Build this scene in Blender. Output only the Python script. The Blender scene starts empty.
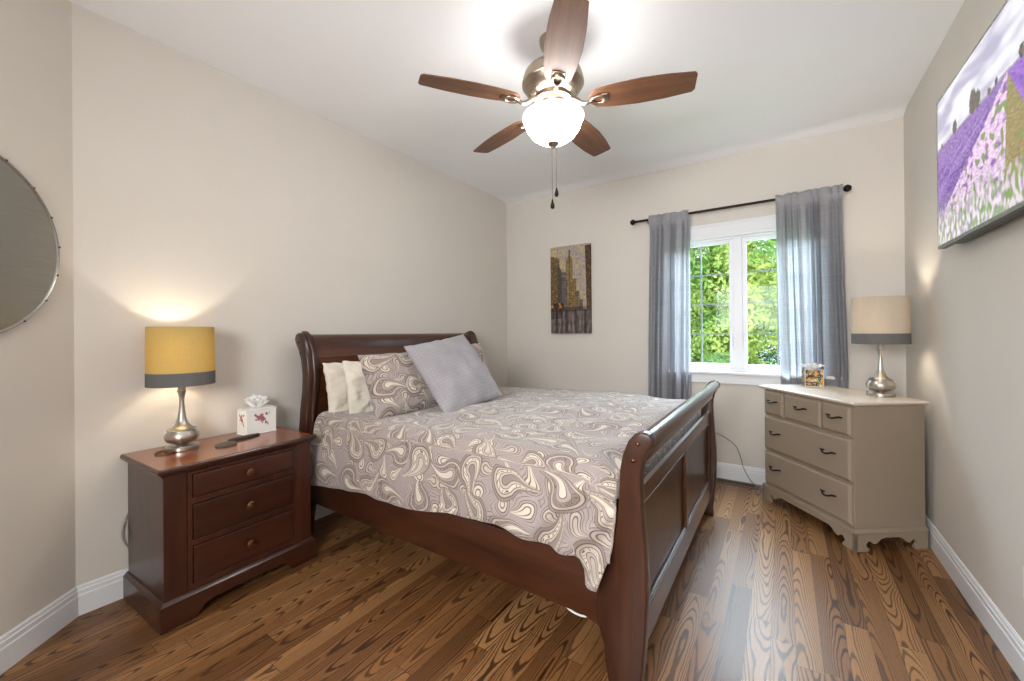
import bpy, bmesh, math, random
from mathutils import Vector, Matrix, noise
from math import sin, cos, pi, radians, sqrt, exp

random.seed(7)
S = bpy.context.scene
COL = S.collection

# ---------------------------------------------------------------- camera
YAW, PITCH, ROLL = 0.5935, 0.0018, -0.0089
CAM = Vector((-3.8523, -2.6260, 1.2454))
f = Vector((cos(YAW) * cos(PITCH), sin(YAW) * cos(PITCH), sin(PITCH)))
r = f.cross(Vector((0, 0, 1))).normalized()
u = r.cross(f)
r2 = r * cos(ROLL) + u * sin(ROLL)
u2 = -r * sin(ROLL) + u * cos(ROLL)
cd = bpy.data.cameras.new('camera')
cd.sensor_width = 36
cd.lens = 406.5 / 1024 * 36
cd.shift_x = 2.68 / 1024
cd.shift_y = -8.73 / 1024
cd.clip_start = 0.02
cam = bpy.data.objects.new('camera', cd)
COL.objects.link(cam)
M = Matrix((r2, u2, -f)).transposed().to_4x4()
M.translation = CAM
cam.matrix_world = M
S.camera = cam

# ---------------------------------------------------------------- view, sky and lights
S.view_settings.view_transform = 'Standard'
S.view_settings.look = 'None'
S.view_settings.gamma = 1
S.view_settings.exposure = 1.5
S.view_settings.use_curve_mapping = False
W = bpy.data.worlds.new('sky'); S.world = W; W.use_nodes = True
bgn = W.node_tree.nodes['Background']
bgn.inputs[0].default_value = (0.62, 0.80, 1.0, 1)
bgn.inputs[1].default_value = 1.5


def light(name, kind, loc, energy, color, size=0.1, rot=(0, 0, 0), size_y=None, parent=None):
    d = bpy.data.lights.new(name, kind)
    d.energy = energy; d.color = color
    if kind == 'AREA':
        d.size = size
        if size_y: d.shape = 'RECTANGLE'; d.size_y = size_y
    elif kind == 'SUN':
        d.angle = size
    else:
        d.shadow_soft_size = size
    o = bpy.data.objects.new(name, d); COL.objects.link(o)
    o.location = loc; o.rotation_euler = rot
    if parent: o.parent = parent
    return o


# the sun stands behind the house and lights only the trees in the garden
light('sun', 'SUN', (0, 0, 8), 2.6, (1, 0.95, 0.80), 0.01, (radians(20), radians(-48), 0))
# unseen fill lamp added behind the photographer, shining in through the opening
light('fill_light', 'AREA', (-5.15, -2.2, 1.68), 44, (0.97, 0.98, 1.0), 0.8, (0, radians(-90), 0), 1.6)
# unseen area lamp added above the window to strengthen the sky's daylight
light('sky_fill', 'AREA', (1.5, -2.31, 3.3), 400, (0.74, 0.86, 1.0), 2.2, (0, radians(38), 0), 3.2)


# ---------------------------------------------------------------- helpers
def lin(c):
    c = c / 255.0
    return c / 12.92 if c <= 0.04045 else ((c + 0.055) / 1.055) ** 2.4


def rgb(*c): return (lin(c[0]), lin(c[1]), lin(c[2]), 1)


def tag(o, label=None, cat=None, group=None, kind=None):
    if label: o['label'] = label
    if cat: o['category'] = cat
    if group: o['group'] = group
    if kind: o['kind'] = kind
    return o


def thing(name, label, cat, loc=(0, 0, 0), rz=0, group=None, world=False):
    o = bpy.data.objects.new(name, None); COL.objects.link(o)
    o.location = loc; o.rotation_euler = (0, 0, rz)
    o.empty_display_size = 0.05
    tag(o, label, cat, group)
    if world: WORLD[o.name] = Vector(loc)
    return o


WORLD = {}   # things whose parts are written in room coordinates


def link(name, bm, mats, parent=None, smooth=False, angle=None):
    me = bpy.data.meshes.new(name)
    o = bpy.data.objects.new(name, me); COL.objects.link(o)
    if parent is not None:
        o.parent = parent
        root = parent
        while root.parent: root = root.parent
        if root.name in WORLD:
            bmesh.ops.translate(bm, verts=bm.verts, vec=-WORLD[root.name])
    bm.to_mesh(me); bm.free()
    for m in (mats if isinstance(mats, (list, tuple)) else [mats]):
        me.materials.append(m)
    if smooth:
        me.polygons.foreach_set('use_smooth', [True] * len(me.polygons))
        if angle: me.set_sharp_from_angle(angle=radians(angle))
    return o


def nb(): return bmesh.new()


def bx(bm, x0, x1, y0, y1, z0, z1, bev=0.0, seg=2, mat=0):
    vs = [bm.verts.new((x, y, z)) for x in (min(x0, x1), max(x0, x1)) for y in (min(y0, y1), max(y0, y1)) for z in (min(z0, z1), max(z0, z1))]
    fs = [(0, 1, 3, 2), (4, 6, 7, 5), (0, 4, 5, 1), (2, 3, 7, 6), (0, 2, 6, 4), (1, 5, 7, 3)]
    F = [bm.faces.new([vs[i] for i in q]) for q in fs]
    for q in F: q.material_index = mat
    if bev:
        es = list({e for q in F for e in q.edges})
        bmesh.ops.bevel(bm, geom=es, offset=bev, segments=seg, affect='EDGES', profile=0.5)
    return vs


def prism(bm, poly, axis, a, b, bev=0.0, seg=2):
    """polygon given in the two other axes (in x,y,z order) extruded along axis from a to b"""
    def P(q, t):
        l = list(q); l.insert(axis, t); return l
    A = [bm.verts.new(P(q, a)) for q in poly]
    B = [bm.verts.new(P(q, b)) for q in poly]
    n = len(poly)
    fa = bm.faces.new(A); fb = bm.faces.new(B[::-1])
    sides = [bm.faces.new((A[i], B[i], B[(i + 1) % n], A[(i + 1) % n])) for i in range(n)]
    bmesh.ops.recalc_face_normals(bm, faces=[fa, fb] + sides)
    if bev:
        es = list(fa.edges) + list(fb.edges)
        bmesh.ops.bevel(bm, geom=es, offset=bev, segments=seg, affect='EDGES', profile=0.5)


def lathe(bm, prof, seg=40, c=(0, 0, 0), ax='z'):
    rings = []
    for (rr, z) in prof:
        ring = []
        if rr < 1e-5:
            p = (0, 0, z)
            ring = [p]
        else:
            ring = [(rr * cos(2 * pi * i / seg), rr * sin(2 * pi * i / seg), z) for i in range(seg)]
        o = []
        for (x, y, zz) in ring:
            if ax == 'z': q = (x, y, zz)
            elif ax == 'y': q = (x, zz, y)
            else: q = (zz, x, y)
            o.append(bm.verts.new((q[0] + c[0], q[1] + c[1], q[2] + c[2])))
        rings.append(o)
    fs = []
    for a, b in zip(rings, rings[1:]):
        for i in range(seg):
            j = (i + 1) % seg
            l = [a[i % len(a)], a[j % len(a)], b[j % len(b)], b[i % len(b)]]
            l2 = []
            for v in l:
                if v not in l2: l2.append(v)
            if len(l2) > 2: fs.append(bm.faces.new(l2))
    for e in (rings[0], rings[-1]):
        if len(e) > 1: fs.append(bm.faces.new(e))
    bmesh.ops.recalc_face_normals(bm, faces=fs)


def smoothpath(pts, n=8):
    P = [Vector(p) for p in pts]
    P = [2 * P[0] - P[1]] + P + [2 * P[-1] - P[-2]]
    out = []
    for i in range(1, len(P) - 2):
        for k in range(n):
            t = k / n
            out.append(0.5 * ((2 * P[i]) + (-P[i - 1] + P[i + 1]) * t + (2 * P[i - 1] - 5 * P[i] + 4 * P[i + 1] - P[i + 2]) * t * t + (-P[i - 1] + 3 * P[i] - 3 * P[i + 1] + P[i + 2]) * t ** 3))
    out.append(P[-2])
    return out


def tube(bm, pts, rad, seg=8, closed=False, sx=1.0):
    pts = [Vector(p) for p in pts]
    n = len(pts); rings = []
    up = Vector((0, 0, 1))
    for i, p in enumerate(pts):
        if closed: t = (pts[(i + 1) % n] - pts[i - 1])
        else: t = pts[min(i + 1, n - 1)] - pts[max(i - 1, 0)]
        t.normalize()
        a = up if abs(t.z) < 0.95 else Vector((1, 0, 0))
        s = t.cross(a).normalized(); v = s.cross(t)
        rr = rad(i / (n - 1)) if callable(rad) else rad
        rings.append([bm.verts.new(p + s * rr * sx * cos(2 * pi * k / seg) + v * rr * sin(2 * pi * k / seg)) for k in range(seg)])
    fs = []
    for i in range(n if closed else n - 1):
        a, b = rings[i], rings[(i + 1) % n]
        for k in range(seg):
            fs.append(bm.faces.new((a[k], a[(k + 1) % seg], b[(k + 1) % seg], b[k])))
    if not closed:
        fs.append(bm.faces.new(rings[0])); fs.append(bm.faces.new(rings[-1]))
    bmesh.ops.recalc_face_normals(bm, faces=fs)


def lerp_tab(tab, x):
    if x <= tab[0][0]: return tab[0][1]
    for (a, va), (b, vb) in zip(tab, tab[1:]):
        if x <= b: return va + (vb - va) * (x - a) / (b - a)
    return tab[-1][1]


def sst(a, b, x):
    t = min(1, max(0, (x - a) / (b - a))); return t * t * (3 - 2 * t)


def nz(x, y, z=0): return noise.noise(Vector((x, y, z)))


# ---------------------------------------------------------------- node helper
class V:
    def __init__(s, nt, k): s.nt, s.k = nt, k

    def _op(s, op, *a, clamp=False):
        n = s.nt.nodes.new('ShaderNodeMath'); n.operation = op; n.use_clamp = clamp
        for i, q in enumerate((s,) + a):
            if isinstance(q, V): s.nt.links.new(q.k, n.inputs[i])
            else: n.inputs[i].default_value = q
        return V(s.nt, n.outputs[0])

    def __add__(s, o): return s._op('ADD', o)
    __radd__ = __add__
    def __mul__(s, o): return s._op('MULTIPLY', o)
    __rmul__ = __mul__
    def __sub__(s, o): return s._op('SUBTRACT', o)
    def __rsub__(s, o): return (s * -1) + o
    def __truediv__(s, o): return s._op('DIVIDE', o)
    def f(s, op, *a): return s._op(op, *a)
    def band(s, a, b, e=0.02): return s.step(a, e) * (1 - s.step(b, e))

    def step(s, a, e=0.02):
        n = s.nt.nodes.new('ShaderNodeMapRange'); n.interpolation_type = 'SMOOTHSTEP'
        s.nt.links.new(s.k, n.inputs[0])
        n.inputs[1].default_value = a - e; n.inputs[2].default_value = a + e
        return V(s.nt, n.outputs[0])


class Mat:
    def __init__(s, name, rough=0.5, metal=0.0, spec=0.5):
        s.m = bpy.data.materials.new(name); s.m.use_nodes = True
        s.nt = s.m.node_tree; s.b = s.nt.nodes['Principled BSDF']
        s.b.inputs['Roughness'].default_value = rough
        s.b.inputs['Metallic'].default_value = metal
        s.b.inputs['Specular IOR Level'].default_value = spec

    def n(s, t, **k):
        q = s.nt.nodes.new(t)
        for a, b in k.items(): setattr(q, a, b)
        return q

    def L(s, a, b): s.nt.links.new(a.k if isinstance(a, V) else a, b)

    def coord(s, kind='Object', scale=(1, 1, 1)):
        t = s.n('ShaderNodeTexCoord'); mp = s.n('ShaderNodeMapping')
        mp.inputs['Scale'].default_value = scale
        s.L(t.outputs[kind], mp.inputs[0]); return mp.outputs[0]

    def xyz(s, vec):
        q = s.n('ShaderNodeSeparateXYZ'); s.L(vec, q.inputs[0])
        return [V(s.nt, o) for o in q.outputs]

    def comb(s, x, y, z=0):
        q = s.n('ShaderNodeCombineXYZ')
        for i, a in enumerate((x, y, z)):
            if isinstance(a, V): s.L(a, q.inputs[i])
            else: q.inputs[i].default_value = a
        return q.outputs[0]

    def noise(s, vec, scale, detail=3, rough=0.5, dist=0):
        q = s.n('ShaderNodeTexNoise'); s.L(vec, q.inputs['Vector'])
        q.inputs['Scale'].default_value = scale; q.inputs['Detail'].default_value = detail
        q.inputs['Roughness'].default_value = rough; q.inputs['Distortion'].default_value = dist
        return V(s.nt, q.outputs[0])

    def ramp(s, v, stops):
        q = s.n('ShaderNodeValToRGB'); s.L(v, q.inputs[0])
        el = q.color_ramp.elements
        while len(el) < len(stops): el.new(0.5)
        for e, (p, c) in zip(el, stops): e.position = p; e.color = c
        return q.outputs[0]

    def mix(s, fac, a, b, blend='MIX'):
        q = s.n('ShaderNodeMix', data_type='RGBA', blend_type=blend)
        for sock, val in ((q.inputs[0], fac), (q.inputs[6], a), (q.inputs[7], b)):
            if isinstance(val, V): s.L(val, sock)
            elif hasattr(val, 'is_linked'): s.L(val, sock)
            else: sock.default_value = val
        return q.outputs[2]

    def col(s, c):
        if isinstance(c, tuple): s.b.inputs['Base Color'].default_value = c
        else: s.L(c, s.b.inputs['Base Color'])

    def bump(s, v, st=0.2, dist=0.01):
        q = s.n('ShaderNodeBump'); q.inputs['Strength'].default_value = st; q.inputs['Distance'].default_value = dist
        s.L(v, q.inputs['Height']); s.L(q.outputs[0], s.b.inputs['Normal'])


def paint(name, c, rough=0.6, var=0.03, bump=0.05, sc=40):
    m = Mat(name, rough, spec=0.3); v = m.coord()
    a = m.noise(v, 2.5, 3); d = tuple(x * (1 - var) for x in c[:3]) + (1,); l = tuple(min(1, x * (1 + var)) for x in c[:3]) + (1,)
    m.col(m.ramp(a, [(0.3, d), (0.7, l)])); m.bump(m.noise(v, sc, 4), bump, 0.002)
    return m.m


def wood(name, dark, light, sc=(14, 14, 1.4), rough=0.32, coat=0.25, amt=1.0):
    m = Mat(name, rough, spec=0.45); v = m.coord('Object', sc)
    a = m.noise(v, 1.0, 3, 0.55, 0.6); b = m.noise(v, 6.0, 4, 0.7)
    t = a * 0.65 + b * 0.35
    m.col(m.ramp(t, [(0.30, dark), (0.68, light)]))
    m.b.inputs['Coat Weight'].default_value = coat; m.b.inputs['Coat Roughness'].default_value = 0.18
    m.bump(b, 0.06, 0.001)
    return m.m


def metal(name, c, rough=0.3, aniso=True):
    m = Mat(name, rough, 1.0); v = m.coord('Object', (1, 1, 60))
    a = m.noise(v, 6, 2)
    m.col(m.ramp(a, [(0.3, tuple(x * .85 for x in c[:3]) + (1,)), (0.7, c)]))
    m.bump(a, 0.04, 0.0008)
    return m.m


def vcol(name, rough=0.6, emit=0.0, spec=0.4):
    m = Mat(name, rough, spec=spec)
    q = m.n('ShaderNodeVertexColor'); q.layer_name = 'Col'
    m.L(q.outputs[0], m.b.inputs['Base Color'])
    if emit:
        m.L(q.outputs[0], m.b.inputs['Emission Color']); m.b.inputs['Emission Strength'].default_value = emit
    return m.m


# ---------------------------------------------------------------- materials
M_wall = paint('wall_paint', rgb(211, 205, 196), 0.85, 0.012, 0.05, 220)
M_ceil = paint('ceiling_paint', rgb(242, 243, 245), 0.9, 0.008, 0.04, 200)
M_trim = paint('trim_paint', rgb(226, 228, 230), 0.35, 0.01, 0.02, 60)
M_vinyl = paint('white_vinyl', rgb(232, 234, 238), 0.35, 0.01, 0.01, 60)
M_cherry = wood('cherry_wood', rgb(34, 17, 10), rgb(72, 40, 25))
M_cherryx = wood('cherry_wood_crosswise', rgb(44, 22, 12), rgb(90, 49, 30), (1.4, 14, 14), 0.28, 0.4)
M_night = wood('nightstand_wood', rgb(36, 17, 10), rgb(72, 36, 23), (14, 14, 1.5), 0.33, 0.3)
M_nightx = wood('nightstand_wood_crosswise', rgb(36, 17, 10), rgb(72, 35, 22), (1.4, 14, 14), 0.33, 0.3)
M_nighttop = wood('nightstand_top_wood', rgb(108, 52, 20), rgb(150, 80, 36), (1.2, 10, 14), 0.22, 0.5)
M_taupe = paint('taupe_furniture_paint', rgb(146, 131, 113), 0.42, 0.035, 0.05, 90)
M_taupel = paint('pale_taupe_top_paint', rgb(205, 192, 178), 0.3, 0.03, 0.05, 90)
M_nickel = metal('brushed_nickel', rgb(196, 190, 182), 0.3)
M_fanmetal = metal('warm_nickel', rgb(176, 160, 143), 0.32)
M_dark = metal('dark_bronze', rgb(48, 44, 42), 0.45)
M_copper = metal('antique_copper', rgb(128, 90, 68), 0.35)
M_silver = metal('silver_edge', rgb(175, 172, 165), 0.25)


def plain(name, c, rough=0.5, spec=0.4):
    return paint(name, c, rough, 0.04, 0.03, 120)


M_black = plain('black_plastic', rgb(22, 23, 25), 0.35)
M_darkslot = plain('dark_recess', rgb(20, 16, 13), 0.9)
M_brown = plain('brown_vent_metal', rgb(112, 94, 76), 0.45)
M_grille = plain('grey_grille', rgb(150, 162, 164), 0.5)
M_cord = plain('grey_cord', rgb(158, 154, 148), 0.6)
M_white = plain('white_plastic', rgb(225, 225, 222), 0.4)
M_wcord = plain('white_cord', rgb(215, 215, 215), 0.5)
M_slate = plain('slate', rgb(92, 86, 80), 0.7)
M_slatedark = plain('dark_slate', rgb(48, 44, 42), 0.6)


def mk_floor():
    m = Mat('oak_strip_floor', 0.40, spec=0.4)
    x, y, z = m.xyz(m.coord())
    w = 0.083
    row = (y / w).f('FLOOR'); yl = y / w - row - 0.5
    def white(vec):
        q = m.n('ShaderNodeTexWhiteNoise', noise_dimensions='2D'); m.L(vec, q.inputs[0]); return V(m.nt, q.outputs[0])
    r1 = white(m.comb(row, 3.7))
    xs = x / 0.95 + r1 * 7.3
    colm = xs.f('FLOOR'); xl = xs - colm - 0.5
    i1 = white(m.comb(row, colm)); i2 = white(m.comb(row + 41.3, colm)); i3 = white(m.comb(row, colm + 17.9))
    warp = m.noise(m.comb(x * 2.0 + i1 * 50, y * 8, i2 * 40), 1.0, 1, 0.5)
    warp2 = m.noise(m.comb(x * 9 + i3 * 31, y * 34, i1 * 20), 1.0, 2, 0.5)
    yc = yl + (i3 - 0.5) * 0.9
    sg = (i2 - 0.5).f('SIGN')
    g = xl * sg * (i1 * 3.0 + 0.8) + yc * yc * (i2 * 4.5 + 2.5) + warp * 3.4 + warp2 * 0.28
    ring = (g * 2.3).f('FRACT')
    line = ring.band(0.05, 0.36, 0.07)
    fine = m.noise(m.comb(x * 3, y * 160, i1 * 10), 1.0, 3, 0.7)
    fine2 = m.noise(m.comb(x * 30, y * 500, i1 * 10), 1.0, 2, 0.7)
    base = m.ramp(i1 * 0.65 + fine * 0.35, [(0.12, rgb(98, 64, 34)), (0.5, rgb(134, 92, 54)), (0.85, rgb(164, 121, 78))])
    c = m.mix(line * (0.62 + i3 * 0.36), base, rgb(50, 28, 14))
    c = m.mix(fine2.step(0.60, 0.06) * 0.35, c, rgb(70, 40, 22))
    seam = (yl.f('ABSOLUTE')).step(0.488, 0.008); seam2 = (xl.f('ABSOLUTE')).step(0.4988, 0.0009)
    sm = seam.f('MAXIMUM', seam2)
    c = m.mix(sm * 0.7, c, rgb(34, 20, 12))
    m.col(c)
    m.b.inputs['Coat Weight'].default_value = 0.12; m.b.inputs['Coat Roughness'].default_value = 0.25
    m.bump(line * -0.3 + sm * -1.0 + fine2 * 0.2, 0.15, 0.0015)
    return m.m


M_floor = mk_floor()


def mk_paisley(name, tone=0):
    m = Mat(name, 0.85, spec=0.2)
    x, y, z = m.xyz(m.coord('UV'))
    wn = m.noise(m.comb(x, y), 8.0, 0); wn2 = m.noise(m.comb(x, y, 5.0), 8.0, 0)
    x1 = x + (wn - 0.5) * 0.045; y1 = y + (wn2 - 0.5) * 0.045

    def layer(S_, off, fat):
        vo = m.n('ShaderNodeTexVoronoi', voronoi_dimensions='2D')
        a = x1 * S_ + off; b = y1 * S_ + off * 0.7
        m.L(m.comb(a, b), vo.inputs['Vector']); vo.inputs['Scale'].default_value = 1.0
        vo.inputs['Randomness'].default_value = 0.5
        px, py, _ = m.xyz(vo.outputs['Position']); cr, cg, cb = m.xyz(vo.outputs['Color'])
        dx = a - px; dy = b - py
        th = cr * 6.283; cc = th.f('COSINE'); ss = th.f('SINE')
        p = dx * cc + dy * ss; q = dy * cc - dx * ss + 0.14
        flip = (cg - 0.5).f('SIGN')
        t = q.f('MAXIMUM', 0.0); dn = q.f('MINIMUM', 0.0)
        p2 = p - flip * t * t * 1.9 + flip * 0.06
        w_ = (1 - t / 0.66).f('MAXIMUM', 0.04) * fat
        e = (p2 * p2 + dn * dn).f('SQRT') / w_
        ang = p2.f('ARCTAN2', q - 0.08)
        return e, cb
    e, k = layer(5.6, 0.0, 0.33)
    e2, k2 = layer(9.5, 3.3, 0.30)
    nse = m.noise(m.comb(x1, y1, 2.0), 16, 0)
    swirl = ((nse * 9).f('FRACT')).band(0.1, 0.35, 0.08)
    D = rgb(98, 82, 76); Mid = rgb(140, 126, 119); Lt = rgb(178, 167, 156); Cr = rgb(200, 190, 174); G = rgb(160, 149, 145)
    c = m.mix(((e2 * 1.7).f('FRACT')).band(0.1, 0.28, 0.05) * 0.8, G, D)
    c2 = m.mix(e2.band(0.84, 1.0, 0.05), m.mix(e2.band(0.35, 0.5, 0.05), m.mix(k2.step(0.5, 0.05), Lt, Cr), D), D)
    c = m.mix(1 - e2.step(1.0, 0.04), c, c2)
    inn = m.mix(k.step(0.5, 0.05), Cr, Mid)
    c1 = m.mix(e.band(0.26, 0.32, 0.02), inn, D)
    c1 = m.mix(e.band(0.32, 0.50, 0.02), c1, m.mix(k.step(0.5, 0.05), G, Lt))
    c1 = m.mix(e.band(0.50, 0.55, 0.015), c1, D)
    c1 = m.mix(e.band(0.55, 0.80, 0.02), c1, m.mix(k.step(0.4, 0.05), Mid, Cr))
    c1 = m.mix(e.band(0.60, 0.76, 0.02) * swirl, c1, D)
    c1 = m.mix(e.band(0.80, 0.86, 0.02), c1, D)
    c1 = m.mix(e.band(0.86, 1.02, 0.02), c1, Lt)
    c = m.mix(1 - e.step(1.02, 0.02), c, c1)
    c = m.mix(e.band(1.02, 1.10, 0.02), c, D)
    c = m.mix(e.band(1.10, 1.24, 0.02), c, Mid)
    c = m.mix(e.band(1.24, 1.30, 0.02) * 0.8, c, D)
    m.col(c)
    m.b.inputs['Sheen Weight'].default_value = 0.3
    m.bump(m.noise(m.comb(x, y), 600, 2), 0.1, 0.001)
    return m.m


M_paisley = mk_paisley('paisley_cotton')


def cloth(name, c1, c2, grid=0, rough=0.9):
    m = Mat(name, rough, spec=0.15); x, y, z = m.xyz(m.coord('UV'))
    n_ = m.noise(m.comb(x, y), 8, 3)
    base = m.ramp(n_, [(0.3, c1), (0.7, c2)])
    if grid:
        gx = (x * grid).f('FRACT').band(0.0, 0.2, 0.1); gy = (y * grid).f('FRACT').band(0.0, 0.25, 0.1)
        base = m.mix(gx.f('MAXIMUM', gy) * 0.22, base, tuple(v * 0.62 for v in c1[:3]) + (1,))
        m.bump(gx.f('MAXIMUM', gy), 0.35, 0.002)
    else:
        m.bump(m.noise(m.comb(x, y), 500, 2), 0.15, 0.001)
    m.b.inputs['Sheen Weight'].default_value = 0.2
    m.col(base); return m.m


M_cream = cloth('cream_cotton', rgb(206, 197, 180), rgb(226, 219, 206))
M_greyback = cloth('grey_cotton_back', rgb(132, 126, 124), rgb(150, 145, 143))
M_greygrid = cloth('grey_textured_weave', rgb(144, 141, 145), rgb(162, 158, 161), 48)
M_sheet = cloth('white_mattress_ticking', rgb(215, 212, 205), rgb(228, 226, 220))


def mk_curtain():
    m = Mat('grey_sheer_linen', 0.9, spec=0.1)
    x, y, z = m.xyz(m.coord('UV'))
    h = m.noise(m.comb(x * 3, y * 110), 1, 3, 0.7); v_ = m.noise(m.comb(x * 200, y * 4), 1, 3, 0.7)
    t = h * 0.45 + v_ * 0.55
    c = m.ramp(t, [(0.3, rgb(180, 180, 185)), (0.7, rgb(204, 204, 208))])
    m.col(c)
    tr = m.n('ShaderNodeBsdfTranslucent'); m.L(c, tr.inputs[0])
    tp = m.n('ShaderNodeBsdfTransparent')
    m1 = m.n('ShaderNodeMixShader'); m1.inputs[0].default_value = 0.5
    m.L(m.b.outputs[0], m1.inputs[1]); m.L(tr.outputs[0], m1.inputs[2])
    m2 = m.n('ShaderNodeMixShader')
    m.L(t.step(0.42, 0.25) * -0.14 + 0.28, m2.inputs[0])
    m.L(m1.outputs[0], m2.inputs[1]); m.L(tp.outputs[0], m2.inputs[2])
    out = m.nt.nodes['Material Output']; m.L(m2.outputs[0], out.inputs[0])
    return m.m


M_curtain = mk_curtain()


def mk_glass(name='window_glass', fac=0.006):
    m = Mat(name)
    tp = m.n('ShaderNodeBsdfTransparent'); gl = m.n('ShaderNodeBsdfGlossy'); gl.inputs['Roughness'].default_value = 0.02
    tp.inputs[0].default_value = (0.95, 0.98, 0.97, 1)
    mx = m.n('ShaderNodeMixShader'); mx.inputs[0].default_value = fac
    m.L(tp.outputs[0], mx.inputs[1]); m.L(gl.outputs[0], mx.inputs[2])
    m.L(mx.outputs[0], m.nt.nodes['Material Output'].inputs[0]); return m.m


M_glass = mk_glass()


def mk_shade(name, c, tl):
    m = Mat(name, 0.9, spec=0.1)
    x, y, z = m.xyz(m.coord('Object'))
    w_ = m.noise(m.comb(x * 30, y * 30, z * 900), 1, 2) * 0.5 + m.noise(m.comb(x * 600, y * 600, z * 20), 1, 2) * 0.5
    cc = m.ramp(w_, [(0.3, tuple(v * 0.85 for v in c[:3]) + (1,)), (0.7, c)])
    m.col(cc)
    tr = m.n('ShaderNodeBsdfTranslucent'); m.L(cc, tr.inputs[0])
    mx = m.n('ShaderNodeMixShader'); mx.inputs[0].default_value = tl
    m.L(m.b.outputs[0], mx.inputs[1]); m.L(tr.outputs[0], mx.inputs[2])
    m.L(mx.outputs[0], m.nt.nodes['Material Output'].inputs[0]); return m.m


M_shadeY = mk_shade('bulb_yellow_linen_shade', rgb(204, 180, 116), 0.27)  # the bulb's warm yellow light is put into this shade's fabric colour
M_shadeC = mk_shade('cream_linen_shade', rgb(200, 190, 174), 0.24)
M_band = mk_shade('grey_linen_band', rgb(112, 110, 108), 0.06)


def mk_emit(name, c, st, base=0.8):
    m = Mat(name, 0.4); m.col((base, base, base, 1))
    m.b.inputs['Emission Color'].default_value = c; m.b.inputs['Emission Strength'].default_value = st
    return m.m


M_globe = mk_emit('lit_frosted_glass', (1.0, 0.975, 0.95, 1), 9.6)
M_bulb = mk_emit('lit_bulb', (1.0, 0.82, 0.6, 1), 8.0)
M_mirror = metal('mirror_glass', (0.80, 0.83, 0.84, 1), 0.02)
_mm = M_mirror.node_tree.nodes['Principled BSDF']
for l_ in list(_mm.inputs['Normal'].links): M_mirror.node_tree.links.remove(l_)
M_blade = wood('fan_blade_walnut', rgb(82, 52, 36), rgb(132, 90, 62), (1.2, 18, 18), 0.5, 0.08)
M_tissue = plain('white_tissue', rgb(240, 240, 238), 0.9)
M_screen = vcol('tv_picture', 0.25, 0.38)
_s = M_screen.node_tree; _s.links.remove(_s.nodes['Principled BSDF'].inputs['Base Color'].links[0]); _s.nodes['Principled BSDF'].inputs['Base Color'].default_value = (0.01, 0.01, 0.01, 1)
M_paint = vcol('canvas_oil_paint', 0.7)
M_print = vcol('printed_card', 0.4)
M_porc = vcol('painted_porcelain', 0.2)

# ---------------------------------------------------------------- room
LX, WY, H = -3.435, -3.324, 2.74
T = 0.14
WA = 0.7284
dM = Vector((-cos(WA), -sin(WA), 0)); nM = Vector((sin(WA), -cos(WA), 0))
ENDM = 1.65
pE = Vector((LX, 0, 0)) + dM * ENDM
FX = pE.x


def struct(name, bm, m, parent=None, **k):
    o = link(name, bm, m, parent, **k)
    if parent is None: tag(o, kind='structure')
    return o


b = nb(); bx(b, FX - 1.6, T, WY - T, T, -0.12, 0); struct('floor', b, M_floor)
b = nb()
prism(b, [(FX - 1.6, H), (-0.16, H), (-0.10, H - 0.002), (-0.05, H - 0.013), (0, H - 0.03), (T, H - 0.03), (T, H + 0.12), (FX - 1.6, H + 0.12)], 1, WY - T, T)
struct('ceiling', b, M_ceil, smooth=True, angle=30)
b = nb(); bx(b, LX, T, 0, T, 0, H); struct('wall_left', b, M_wall)
b = nb(); bx(b, FX - 1.6, 0, WY - T, WY, 0, H); struct('wall_right', b, M_wall)
# window wall with an opening
WY0, WY1, WZ0, WZ1 = -1.745, -2.870, 0.905, 2.035
b = nb()
bx(b, 0, T, WY - T, WY1, 0, H - 0.03); bx(b, 0, T, WY0, 0, 0, H - 0.03)
bx(b, 0, T, WY1, WY0, 0, WZ0); bx(b, 0, T, WY1, WY0, WZ1, H - 0.03)
struct('wall_back', b, M_wall)
# slanted wall that carries the mirror
b = nb()
A0 = Vector((LX, 0, 0)); A1 = pE; off = -nM * T
prism(b, [(A0.x, A0.y), (A1.x, A1.y), (A1.x + off.x, A1.y + off.y), (A0.x + off.x + 0.06, A0.y + T)], 2, 0, H)
struct('wall_mirror', b, M_wall)
# wall behind the photographer; cased opening and hall added for the fill light
b = nb()
bx(b, FX - T, FX, pE.y, -1.55, 0, H); bx(b, FX - T, FX, -2.95, WY, 0, H); bx(b, FX - T, FX, -2.95, -1.55, 2.1, H)
struct('wall_front', b, M_wall)
b = nb()
bx(b, FX - 1.6, FX - T, T - 0.02, T, 0, H); bx(b, FX - 1.6 - T, FX - 1.6, WY - T, T, 0, H)
struct('wall_hall', b, M_wall)
b = nb()
for (y0, y1, z0, z1) in ((-1.55, -1.46, 0, 2.19), (-3.04, -2.95, 0, 2.19), (-2.95, -1.55, 2.1, 2.19)):
    bx(b, FX, FX + 0.018, y0, y1, z0, z1, 0.003)
struct('trim_1', b, M_trim)

BH = 0.131


def base_prof():
    return [(0, 0), (0.015, 0), (0.015, 0.088), (0.012, 0.092), (0.012, 0.110), (0.009, 0.114), (0.008, 0.124), (0.004, BH), (0, BH)]


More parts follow.
